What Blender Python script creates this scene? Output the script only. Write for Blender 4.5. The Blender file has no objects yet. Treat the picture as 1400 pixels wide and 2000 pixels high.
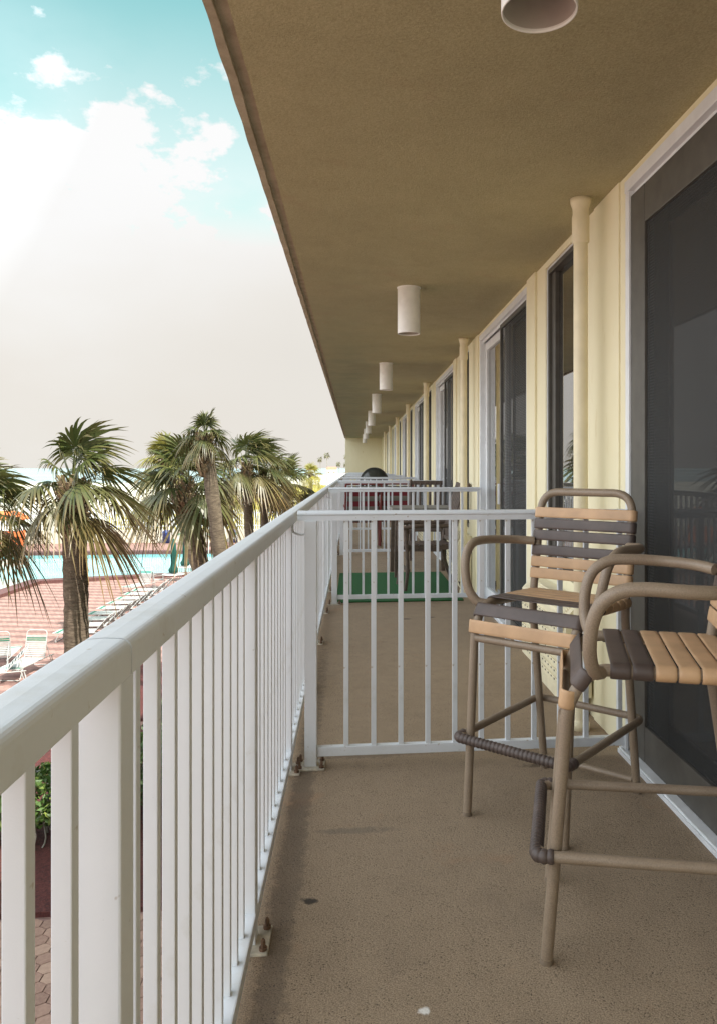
import bpy, bmesh, math, random
from mathutils import Vector, Matrix, noise
R = math.radians
rnd = random.Random(7)
sc = bpy.context.scene
col = sc.collection
GZ = -4.6            # pool deck level; the balcony floor is z = 0
UNIT = 3.97          # length of one apartment along the balcony

# ------------------------------------------------------------------ materials
def srgb(r, g, b):
    f = lambda c: (c/255/12.92) if c/255 <= .04045 else ((c/255+.055)/1.055)**2.4
    return (f(r), f(g), f(b), 1)

class NT:
    def __init__(s, name):
        s.m = bpy.data.materials.new(name); s.m.use_nodes = True
        s.t = s.m.node_tree; s.b = s.t.nodes['Principled BSDF']; s.out = s.t.nodes['Material Output']
        s._tc = None
    def n(s, typ, **kw):
        nd = s.t.nodes.new(typ)
        for k, v in kw.items():
            if k.startswith('i_'): nd.inputs[k[2:].replace('_', ' ')].default_value = v
            else: setattr(nd, k, v)
        return nd
    def l(s, a, b): s.t.links.new(a, b)
    def co(s, kind='Object', scale=None):
        if s._tc is None: s._tc = s.n('ShaderNodeTexCoord')
        o = s._tc.outputs[kind]
        if scale:
            mp = s.n('ShaderNodeMapping'); mp.inputs['Scale'].default_value = scale
            s.l(o, mp.inputs['Vector']); o = mp.outputs['Vector']
        return o
    def noise(s, scale, detail=4, rough=.55, vec=None):
        nd = s.n('ShaderNodeTexNoise'); nd.inputs['Scale'].default_value = scale
        nd.inputs['Detail'].default_value = detail; nd.inputs['Roughness'].default_value = rough
        s.l(vec or s.co(), nd.inputs['Vector']); return nd.outputs['Fac']
    def ramp(s, fac, stops):
        nd = s.n('ShaderNodeValToRGB'); cr = nd.color_ramp
        while len(cr.elements) < len(stops): cr.elements.new(.5)
        for e, (p, c) in zip(cr.elements, stops):
            e.position = p; e.color = c if len(c) == 4 else (*c, 1)
        s.l(fac, nd.inputs['Fac']); return nd.outputs['Color']
    def mix(s, fac, a, b, mode='MIX'):
        nd = s.n('ShaderNodeMix', data_type='RGBA', blend_type=mode)
        for sock, v in ((nd.inputs[0], fac), (nd.inputs[6], a), (nd.inputs[7], b)):
            if hasattr(v, 'node'): s.l(v, sock)
            else: sock.default_value = v if not isinstance(v, tuple) or len(v) == 4 else (*v, 1)
        return nd.outputs[2]
    def math(s, op, a, b=None):
        nd = s.n('ShaderNodeMath', operation=op)
        for sock, v in zip(nd.inputs, (a, b)):
            if v is None: continue
            if hasattr(v, 'node'): s.l(v, sock)
            else: sock.default_value = v
        return nd.outputs[0]
    def bump(s, h, strength=.3, dist=.01):
        nd = s.n('ShaderNodeBump'); nd.inputs['Strength'].default_value = strength
        nd.inputs['Distance'].default_value = dist
        s.l(h, nd.inputs['Height']); s.l(nd.outputs['Normal'], s.b.inputs['Normal'])
    def base(s, c):
        if hasattr(c, 'node'): s.l(c, s.b.inputs['Base Color'])
        else: s.b.inputs['Base Color'].default_value = c if len(c) == 4 else (*c, 1)
    def rough(s, v):
        if hasattr(v, 'node'): s.l(v, s.b.inputs['Roughness'])
        else: s.b.inputs['Roughness'].default_value = v

def simple(name, c, rough=.5, var=.12, scale=30, bump=0, bscale=200, metallic=0, dist=.002):
    m = NT(name)
    n1 = m.noise(scale, 5)
    d = tuple(max(0, x*(1-var)) for x in c[:3]); l = tuple(min(1, x*(1+var)) for x in c[:3])
    m.base(m.ramp(n1, [(.3, d), (.7, l)])); m.rough(rough)
    m.b.inputs['Metallic'].default_value = metallic
    if bump: m.bump(m.noise(bscale, 2), bump, dist)
    return m.m

M = {}
def make_mats():
    # white painted aluminium with grime
    m = NT('white_painted_metal')
    g1 = m.noise(5, 6, .65); g2 = m.noise(60, 3)
    c = m.ramp(g1, [(.28, (.53, .53, .51)), (.44, (.645, .67, .695)), (.75, (.68, .70, .735))])
    spots = m.ramp(m.noise(38, 3, .6), [(.675, (1, 1, 1)), (.74, (.60, .50, .40))])
    m.base(m.mix(1, c, spots, 'MULTIPLY')); m.rough(m.math('ADD', m.math('MULTIPLY', g2, .25), .22))
    m.bump(m.noise(420, 2), .10, .001); M['white'] = m.m
    # gritty walked-on deck coating
    m = NT('deck_coating'); w = m.co('Object')
    big = m.noise(1.1, 5, .6); mid = m.noise(9, 5, .65); fine = m.noise(270, 3, .75)
    c = m.ramp(big, [(.3, (.275, .196, .125)), (.7, (.38, .283, .185))])
    c = m.mix(.45, c, m.ramp(mid, [(.32, (.165, .122, .082)), (.68, (.375, .283, .192))]))
    c = m.mix(.62, c, m.ramp(fine, [(.40, (.10, .074, .05)), (.56, (.38, .287, .196))]))
    vor = m.n('ShaderNodeTexVoronoi'); vor.inputs['Scale'].default_value = 120; m.l(w, vor.inputs['Vector'])
    pits = m.ramp(vor.outputs['Distance'], [(.12, (.22, .20, .18)), (.30, (1, 1, 1))])
    c = m.mix(m.ramp(m.noise(14, 3), [(.35, (0, 0, 0)), (.55, (1, 1, 1))]), c, m.mix(1, c, pits, 'MULTIPLY'))
    c = m.mix(m.ramp(m.noise(3.2, 6, .7, m.co('Object', (1, .45, 1))), [(.55, (0, 0, 0)), (.75, (.35, .35, .35))]), c, (.15, .115, .085))
    rust = m.ramp(m.noise(2.3, 4, .7), [(.60, (0, 0, 0)), (.74, (.4, .4, .4))])
    c = m.mix(rust, c, (.36, .19, .10))
    # stains that the photograph shows, each with a place of its own on the floor
    for (x, y, rx, ry, cc, k) in ((.0, 2.66, .16, .028, (.13, .105, .085), .5), (-.13, 2.24, .028, .018, (.025, .02, .018), .9),
                                  (.16, 1.76, .016, .014, (.75, .72, .68), .95), (.42, 6.35, .05, .03, (.05, .04, .035), .8),
                                  (.62, 6.4, .05, .03, (.05, .04, .035), .8), (.82, 3.17, .14, .03, (.05, .035, .025), .7),
                                  (.05, 3.36, .3, .05, (.09, .07, .05), .45), (-.2, 2.6, .05, 3.2, (.07, .055, .045), .45)):
        mp = m.n('ShaderNodeMapping'); mp.inputs['Location'].default_value = (-x/rx, -y/ry, 0)
        mp.inputs['Scale'].default_value = (1/rx, 1/ry, 0); m.l(w, mp.inputs['Vector'])
        ln = m.n('ShaderNodeVectorMath', operation='LENGTH'); m.l(mp.outputs[0], ln.inputs[0])
        d = m.math('ADD', ln.outputs['Value'], m.math('MULTIPLY', m.math('SUBTRACT', m.noise(28, 4, .7), .5), 2.2))
        c = m.mix(m.ramp(d, [(.55, (k, k, k)), (1.15, (0, 0, 0))]), c, cc)
    m.base(c); m.rough(.82); m.b.inputs['Specular IOR Level'].default_value = .3
    hb = m.math('ADD', m.math('MULTIPLY', fine, .6), m.math('ADD', m.noise(210, 3), m.math('MULTIPLY', vor.outputs['Distance'], .9)))
    m.bump(hb, .32, .0035); M['deck'] = m.m
    # ceiling: tan textured paint, mildew at the outer edge far down
    m = NT('ceiling_paint'); 
    c = m.ramp(m.noise(1.4, 5, .6, m.co('Object', (1, .35, 1))), [(.3, (.375, .335, .17)), (.7, (.45, .41, .22))])
    c = m.mix(.4, c, m.ramp(m.noise(5, 6, .7), [(.35, (.32, .28, .165)), (.65, (.48, .43, .26))]))
    c = m.mix(.36, c, m.ramp(m.noise(150, 3, .75), [(.36, (.20, .18, .10)), (.64, (.55, .51, .325))]))
    c = m.mix(m.ramp(m.noise(2.6, 3, .6), [(.62, (0, 0, 0)), (.72, (.22, .22, .22))]), c, (.42, .29, .18))
    sep = m.n('ShaderNodeSeparateXYZ'); m.l(m.co('Object'), sep.inputs[0])
    edge = m.math('MULTIPLY', m.ramp(sep.outputs['X'], [(0, (1, 1, 1)), (.45, (0, 0, 0))]),
                  m.ramp(m.math('DIVIDE', sep.outputs['Y'], 34), [(.1, (0, 0, 0)), (.3, (1, 1, 1))]))
    edge = m.math('MULTIPLY', edge, m.ramp(m.noise(3, 4), [(.3, (.25, .25, .25)), (.7, (.7, .7, .7))]))
    c = m.mix(edge, c, (.20, .25, .16))
    m.base(c); m.rough(.9); m.bump(m.noise(95, 4, .7), .6, .005); M['ceiling'] = m.m
    m = NT('slab_edge_concrete')
    c = m.ramp(m.noise(12, 6, .7), [(.3, (.32, .275, .19)), (.55, (.43, .375, .27)), (.75, (.50, .44, .33))])
    m.base(c); m.rough(.95); m.bump(m.noise(70, 5, .7), .4, .005); M['edge'] = m.m
    # cream stucco
    m = NT('cream_wall_paint')
    c = m.ramp(m.noise(2.2, 5, .6, m.co('Object', (1, 1, .4))), [(.3, (.73, .67, .455)), (.7, (.80, .745, .54))])
    grime = m.ramp(m.noise(4, 5, .7, m.co('Object', (3, 3, .6))), [(.62, (1, 1, 1)), (.8, (.80, .72, .55))])
    m.base(m.mix(1, c, grime, 'MULTIPLY')); m.rough(.75); m.bump(m.noise(160, 3), .18, .003); M['cream'] = m.m
    M['pipe'] = simple('cream_pipe_paint', (.74, .66, .46), .5, .08, 8, .06, 120)
    M['acbox'] = simple('cream_enamel', (.72, .65, .46), .5, .1, 10, .05, 150)
    M['hole'] = simple('dark_hole', (.03, .025, .02), .8)
    M['lamp'] = simple('white_lamp_enamel', (.80, .79, .75), .45, .05, 20, .12, 300)
    M['lampin'] = simple('lamp_inside', (.46, .42, .37), .6, .1, 10)
    # glass in front of dark rooms, vertical blinds just readable
    m = NT('dark_window_glass')
    wv = m.n('ShaderNodeTexWave', bands_direction='Y'); wv.inputs['Scale'].default_value = 1.9
    wv.inputs['Distortion'].default_value = 1.5; m.l(m.co(), wv.inputs['Vector'])
    m.base(m.ramp(wv.outputs['Fac'], [(0, (.014, .013, .012)), (1, (.034, .031, .028))])); m.rough(.015)
    m.b.inputs['Specular IOR Level'].default_value = 1; m.b.inputs['Coat Weight'].default_value = 1
    m.b.inputs['Coat Roughness'].default_value = .01
    M['glass'] = m.m
    # insect screen: woven threads let part of the view through
    m = NT('insect_screen'); m.base((.03, .031, .031)); m.rough(.75)
    tr = m.n('ShaderNodeBsdfTransparent'); mx = m.n('ShaderNodeMixShader')
    wv = m.n('ShaderNodeTexWave', bands_direction='Z'); wv.inputs['Scale'].default_value = 26
    wv.inputs['Distortion'].default_value = .6; wv.inputs['Detail'].default_value = 1; m.l(m.co(), wv.inputs['Vector'])
    fac = m.math('ADD', m.math('MULTIPLY', wv.outputs['Fac'], .16), .62)
    m.l(fac, mx.inputs[0]); m.l(tr.outputs[0], mx.inputs[1]); m.l(m.b.outputs[0], mx.inputs[2])
    m.l(mx.outputs[0], m.out.inputs['Surface']); M['screen'] = m.m
    M['doorgrey'] = simple('weathered_grey_aluminium', (.078, .072, .062), .5, .2, 12, .06, 200)
    M['doorwhite'] = simple('white_door_aluminium', (.72, .74, .76), .35, .06, 10, .05, 200)
    M['seal'] = simple('black_seal', (.025, .025, .025), .7)
    # bar stools
    m = NT('taupe_powder_coat')
    c = m.ramp(m.noise(260, 3, .7), [(.3, (.185, .135, .092)), (.7, (.315, .24, .17))])
    c = m.mix(.3, c, m.ramp(m.noise(9, 5, .6), [(.3, (.17, .12, .08)), (.7, (.33, .26, .19))]))
    m.base(c); m.rough(.46); m.bump(m.noise(500, 2), .18, .001); M['taupe'] = m.m
    M['straptan'] = simple('tan_vinyl', (.50, .315, .175), .5, .16, 9, .25, 260)
    M['strapbrown'] = simple('brown_vinyl', (.078, .056, .048), .48, .28, 9, .25, 260)
    M['footcap'] = simple('worn_foot_cap', (.20, .15, .105), .6, .2, 40)
    M['rust'] = simple('rusty_steel', (.13, .075, .045), .7, .4, 90, .3, 160)
    M['plate'] = simple('grimy_base_plate', (.46, .42, .34), .6, .35, 40, .25, 120)
    m = NT('green_turf_rug'); c = m.ramp(m.noise(220, 3), [(.3, (.006, .060, .012)), (.7, (.014, .11, .026))])
    m.base(c); m.rough(.95); m.bump(m.noise(500, 2), .5, .004); M['rug'] = m.m
    M['darkwood'] = simple('weathered_dark_wood', (.085, .058, .042), .6, .35, 25, .2, 90)
    M['greywood'] = simple('grey_table_top', (.21, .20, .18), .5, .2, 20, .1, 90)
    M['redpaint'] = simple('red_painted_metal', (.15, .028, .026), .45, .15, 20)
    m = NT('red_grey_stripes'); sp = m.n('ShaderNodeSeparateXYZ'); m.l(m.co('Object'), sp.inputs[0])
    st = m.math('FRACT', m.math('MULTIPLY', sp.outputs['Z'], 6.2))
    m.base(m.ramp(st, [(0, (.13, .010, .018)), (.5, (.13, .010, .018)), (.52, (.10, .10, .085)), (.98, (.16, .15, .13))]))
    m.rough(.8); M['redstripe'] = m.m
    M['darkmetal'] = simple('dark_bronze_metal', (.035, .032, .028), .4, .2, 20)
    M['smoked'] = simple('smoked_table_glass', (.05, .052, .045), .12, .15, 6)
    # palms
    m = NT('palm_leaf')
    at = m.n('ShaderNodeAttribute', attribute_name='tint'); sp = m.n('ShaderNodeSeparateColor'); m.l(at.outputs['Color'], sp.inputs[0])
    g = m.ramp(sp.outputs['Green'], [(0, (.024, .042, .015)), (.55, (.060, .082, .022)), (1, (.14, .155, .045))])
    br = m.ramp(m.noise(3, 3), [(.3, (.17, .095, .04)), (.7, (.34, .22, .10))])
    c = m.mix(sp.outputs['Red'], g, br); c = m.mix(sp.outputs['Blue'], c, (.42, .36, .06))
    m.base(c); m.rough(.42)
    tl = m.n('ShaderNodeBsdfTranslucent'); m.l(c, tl.inputs['Color'])
    mx = m.n('ShaderNodeMixShader'); mx.inputs[0].default_value = .22
    m.l(m.b.outputs[0], mx.inputs[1]); m.l(tl.outputs[0], mx.inputs[2]); m.l(mx.outputs[0], m.out.inputs['Surface'])
    M['palmleaf'] = m.m
    m = NT('palm_bark'); v = m.co('Object', (1, 1, 5))
    c = m.ramp(m.noise(7, 6, .7, v), [(.3, (.055, .038, .026)), (.55, (.15, .11, .075)), (.78, (.27, .21, .15))])
    m.base(c); m.rough(.95); m.bump(m.noise(9, 5, .7, v), .9, .03); M['bark'] = m.m
    M['boot'] = simple('palm_boot_husk', (.26, .185, .11), .9, .45, 14, .5, 60, 0, .01)
    m = NT('hedge_leaf')
    at = m.n('ShaderNodeAttribute', attribute_name='tint'); sp = m.n('ShaderNodeSeparateColor'); m.l(at.outputs['Color'], sp.inputs[0])
    m.base(m.ramp(sp.outputs['Green'], [(0, (.03, .065, .014)), (.6, (.075, .13, .028)), (1, (.18, .22, .05))])); m.rough(.4)
    M['hedge'] = m.m
    M['twig'] = simple('grey_twig', (.22, .19, .16), .9, .3, 20)
    # ground
    m = NT('red_mulch'); c = m.ramp(m.noise(22, 6, .75), [(.3, (.035, .008, .008)), (.55, (.13, .026, .022)), (.8, (.24, .07, .05))])
    m.base(c); m.rough(.95); m.bump(m.noise(30, 5, .75), 1, .06); M['mulch'] = m.m
    m = NT('pink_pavers')
    v = m.co('Object')
    rot = m.n('ShaderNodeMapping'); rot.inputs['Rotation'].default_value = (0, 0, R(12)); m.l(v, rot.inputs['Vector'])
    br = m.n('ShaderNodeTexBrick'); br.offset = .5
    for k, x in (('Scale', 1), ('Mortar Size', .012), ('Mortar Smooth', .3), ('Bias', 0), ('Brick Width', .2), ('Row Height', .13)):
        br.inputs[k].default_value = x
    br.inputs['Color1'].default_value = (.34, .205, .18, 1); br.inputs['Color2'].default_value = (.26, .145, .125, 1)
    br.inputs['Mortar'].default_value = (.16, .09, .075, 1); m.l(rot.outputs[0], br.inputs['Vector'])
    sp = m.n('ShaderNodeSeparateXYZ'); m.l(rot.outputs[0], sp.inputs[0])
    tri = m.math('PINGPONG', m.math('ADD', sp.outputs['Y'], m.math('MULTIPLY', m.math('PINGPONG', sp.outputs['X'], .2), .5)), .39)
    band = m.ramp(m.math('DIVIDE', tri, .39), [(.3, (.62, .57, .57)), (.7, (1.3, 1.28, 1.24))])
    c = m.mix(1, br.outputs['Color'], band, 'MULTIPLY')
    c = m.mix(.25, c, m.ramp(m.noise(.5, 5), [(.3, (.19, .10, .085)), (.7, (.33, .20, .17))]))
    m.base(c); m.rough(.9); M['paver'] = m.m
    m = NT('hexagon_pavers')
    at = m.n('ShaderNodeAttribute', attribute_name='tint'); sp = m.n('ShaderNodeSeparateColor'); m.l(at.outputs['Color'], sp.inputs[0])
    c = m.ramp(sp.outputs['Green'], [(0, (.20, .105, .08)), (.5, (.33, .185, .14)), (1, (.45, .28, .21))])
    c = m.mix(.35, c, m.ramp(m.noise(20, 5, .7), [(.3, (.16, .09, .07)), (.7, (.48, .31, .24))]))
    m.base(c); m.rough(.9); m.bump(m.noise(90, 3), .3, .004); M['hex'] = m.m
    M['coping'] = simple('dark_red_coping_tile', (.115, .045, .042), .5, .25, 12)
    m = NT('pool_water'); c = m.ramp(m.noise(.35, 4), [(.3, (.13, .45, .48)), (.7, (.23, .60, .61))])
    m.base(c); m.rough(.06); m.bump(m.noise(1.6, 3, .6, m.co('Object', (1, .5, 1))), .25, .05)
    m.b.inputs['Specular IOR Level'].default_value = .35; M['pool'] = m.m
    m = NT('sea_water'); c = m.ramp(m.noise(.02, 5, .6, m.co('Object', (.25, 1, 1))), [(.35, (.20, .32, .36)), (.65, (.36, .48, .50))])
    m.base(c); m.rough(.25); m.bump(m.noise(.25, 4, .6), .4, .4); M['sea'] = m.m
    m = NT('pale_sand'); c = m.ramp(m.noise(.06, 6, .65), [(.3, (.50, .455, .385)), (.7, (.62, .58, .51))])
    m.base(c); m.rough(.95); m.bump(m.noise(.8, 5), .4, .1); M['sand'] = m.m
    m = NT('dune_grass'); c = m.ramp(m.noise(.16, 6, .7), [(.35, (.17, .19, .05)), (.5, (.42, .36, .09)), (.66, (.56, .46, .22))])
    m.base(c); m.rough(.95); m.bump(m.noise(1.2, 5), .8, .3); M['dune'] = m.m
    M['tuft'] = simple('dry_dune_grass', (.40, .34, .09), .8, .4, 1.5)
    M['lounge'] = simple('white_vinyl_strap', (.44, .435, .42), .5, .12, 8)
    M['loungegreen'] = simple('green_vinyl_strap', (.02, .19, .12), .5, .15, 8)
    M['loungedark'] = simple('dark_green_vinyl_strap', (.008, .035, .028), .5, .15, 8)
    M['canvasgreen'] = simple('green_canvas', (.004, .060, .045), .8, .3, 9, .2, 40)
    M['orange'] = simple('orange_painted_board', (.72, .17, .05), .6, .2, 2)
    M['blue'] = simple('blue_plastic', (.03, .07, .25), .4, .2, 3)
    M['palewall'] = simple('pale_block_wall', (.60, .55, .46), .9, .12, 1.2)
    M['roofred'] = simple('clay_roof', (.45, .20, .12), .8, .2, .3)
    M['fartrunk'] = simple('far_trunk', (.26, .23, .20), .9, .2, 1)
make_mats()

# ------------------------------------------------------------------ mesh building
class MB:
    def __init__(s):
        s.v = []; s.f = []; s.mi = []; s.t = []; s.sm = []; s.xf = None; s.tint = (0, 0, 0)
    def add(s, vs, fs, mi=0, smooth=False, tints=None):
        o = len(s.v)
        for i, p in enumerate(vs):
            p = Vector(p)
            s.v.append(s.xf @ p if s.xf else p); s.t.append(tints[i] if tints else s.tint)
        for f in fs:
            s.f.append([o+i for i in f]); s.mi.append(mi); s.sm.append(smooth)
    def box(s, x0, x1, y0, y1, z0, z1, bev=0, mi=0):
        bm = bmesh.new(); bmesh.ops.create_cube(bm, size=1)
        for v in bm.verts:
            v.co = Vector(((x0+x1)/2+v.co.x*(x1-x0), (y0+y1)/2+v.co.y*(y1-y0), (z0+z1)/2+v.co.z*(z1-z0)))
        if bev: bmesh.ops.bevel(bm, geom=bm.edges[:], offset=bev, segments=2, profile=.6, affect='EDGES')
        bm.verts.index_update()
        s.add([v.co.copy() for v in bm.verts], [[v.index for v in f.verts] for f in bm.faces], mi); bm.free()
    def obox(s, c, ax, ay, az, hx, hy, hz, mi=0, bev=0):
        old = s.xf
        m = Matrix((( *Vector(ax).normalized(), 0), (*Vector(ay).normalized(), 0), (*Vector(az).normalized(), 0), (0, 0, 0, 1))).transposed()
        m.translation = Vector(c)
        s.xf = old @ m if old else m
        s.box(-hx, hx, -hy, hy, -hz, hz, bev, mi); s.xf = old
    def bar(s, a, b, w, h, mi=0, up=(0, 0, 1), bev=0):
        a, b = Vector(a), Vector(b); d = b-a; u = Vector(up)
        if abs(d.normalized().dot(u)) > .95: u = Vector((1, 0, 0))
        sd = d.cross(u).normalized(); up2 = sd.cross(d).normalized()
        s.obox((a+b)/2, d, sd, up2, d.length/2, w/2, h/2, mi, bev)
    def tube(s, pts, r, seg=12, mi=0, cap=True, closed=False):
        pts = [Vector(p) for p in pts]; n = len(pts)
        rr = r if hasattr(r, '__len__') else [r]*n
        tang = []
        for i in range(n):
            a = pts[(i-1) % n] if closed or i > 0 else pts[i]; b = pts[(i+1) % n] if closed or i < n-1 else pts[i]
            tang.append((b-a).normalized())
        u = tang[0].orthogonal().normalized(); vs = []
        for i in range(n):
            u = (u - tang[i]*u.dot(tang[i])).normalized(); w = tang[i].cross(u)
            for k in range(seg):
                a = 2*math.pi*k/seg; vs.append(pts[i]+(u*math.cos(a)+w*math.sin(a))*rr[i])
        fs = []
        for i in range(n if closed else n-1):
            j = (i+1) % n
            for k in range(seg):
                fs.append((i*seg+k, i*seg+(k+1) % seg, j*seg+(k+1) % seg, j*seg+k))
        s.add(vs, fs, mi, True)
        if cap and not closed:
            for i, sg in ((0, -1), (n-1, 1)):
                ring = vs[i*seg:(i+1)*seg]; c = pts[i]+tang[i]*sg*rr[i]*.25
                s.add(ring+[c], [(k, (k+1) % seg, seg) if sg > 0 else ((k+1) % seg, k, seg) for k in range(seg)], mi, True)
    def lathe(s, prof, seg=32, mi=0, c=(0, 0, 0), smooth=True, wob=None):
        vs = []; c = Vector(c)
        for (r, z) in prof:
            for k in range(seg):
                a = 2*math.pi*k/seg; q = r*(wob(a, z) if wob else 1)
                vs.append(c+Vector((q*math.cos(a), q*math.sin(a), z)))
        fs = [(i*seg+k, i*seg+(k+1) % seg, (i+1)*seg+(k+1) % seg, (i+1)*seg+k) for i in range(len(prof)-1) for k in range(seg)]
        s.add(vs, fs, mi, smooth)
    def sheet(s, pts, z, mi=0):
        s.add([(x, y, z) for x, y in pts], [list(range(len(pts)))], mi)
    def prism(s, pts, z0, z1, mi=0):
        n = len(pts)
        s.add([(x, y, z0) for x, y in pts]+[(x, y, z1) for x, y in pts],
              [list(range(n))[::-1], [n+i for i in range(n)]]+[(i, (i+1) % n, n+(i+1) % n, n+i) for i in range(n)], mi)
    def build(s, name, mats, parent=None, tint=False):
        me = bpy.data.meshes.new(name)
        me.from_pydata([tuple(v) for v in s.v], [], s.f)
        for m in (mats if isinstance(mats, (list, tuple)) else [mats]): me.materials.append(m)
        me.polygons.foreach_set('material_index', s.mi)
        me.polygons.foreach_set('use_smooth', s.sm)
        if tint:
            a = me.attributes.new('tint', 'FLOAT_COLOR', 'POINT')
            flat = []
            for t in s.t: flat += [t[0], t[1], t[2], 1]
            a.data.foreach_set('color', flat)
        me.update()
        bm = bmesh.new(); bm.from_mesh(me); 
        if not tint: bmesh.ops.recalc_face_normals(bm, faces=bm.faces[:])
        bm.to_mesh(me); bm.free()
        o = bpy.data.objects.new(name, me); col.objects.link(o)
        if parent: o.parent = parent
        return o

def fillet(pts, rad, n=6):
    pts = [Vector(p) for p in pts]; out = [pts[0]]
    rads = rad if hasattr(rad, '__len__') else [rad]*len(pts)
    for i in range(1, len(pts)-1):
        a, b, c = pts[i-1], pts[i], pts[i+1]
        r = min(rads[i], (a-b).length*.49, (c-b).length*.49)
        p, q = b+(a-b).normalized()*r, b+(c-b).normalized()*r
        for k in range(n+1):
            t = k/n; out.append(p*(1-t)**2+b*2*t*(1-t)+q*t*t)
    out.append(pts[-1]); return out
def spline(pts, n=6):
    pts = [Vector(p) for p in pts]; P = [pts[0]*2-pts[1]]+pts+[pts[-1]*2-pts[-2]]; out = []
    for i in range(1, len(P)-2):
        for k in range(n):
            t = k/n
            out.append(.5*((2*P[i])+(P[i+1]-P[i-1])*t+(2*P[i-1]-5*P[i]+4*P[i+1]-P[i+2])*t*t+(3*P[i]-P[i-1]-3*P[i+1]+P[i+2])*t**3))
    out.append(pts[-1]); return out

def tag(o, label=None, cat=None, group=None, kind=None):
    if label: o['label'] = label
    if cat: o['category'] = cat
    if group: o['group'] = group
    if kind: o['kind'] = kind
    return o
def empty(name, loc=(0, 0, 0), rz=0, label=None, cat=None, group=None):
    o = bpy.data.objects.new(name, None); col.objects.link(o); o.empty_display_size = .1
    o.location = loc; o.rotation_euler = (0, 0, rz)
    return tag(o, label, cat, group)
def copy_tree(o, parent=None):
    c = o.copy(); col.objects.link(c)
    if parent: c.parent = parent
    for ch in list(o.children): copy_tree(ch, c)
    return c

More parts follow.
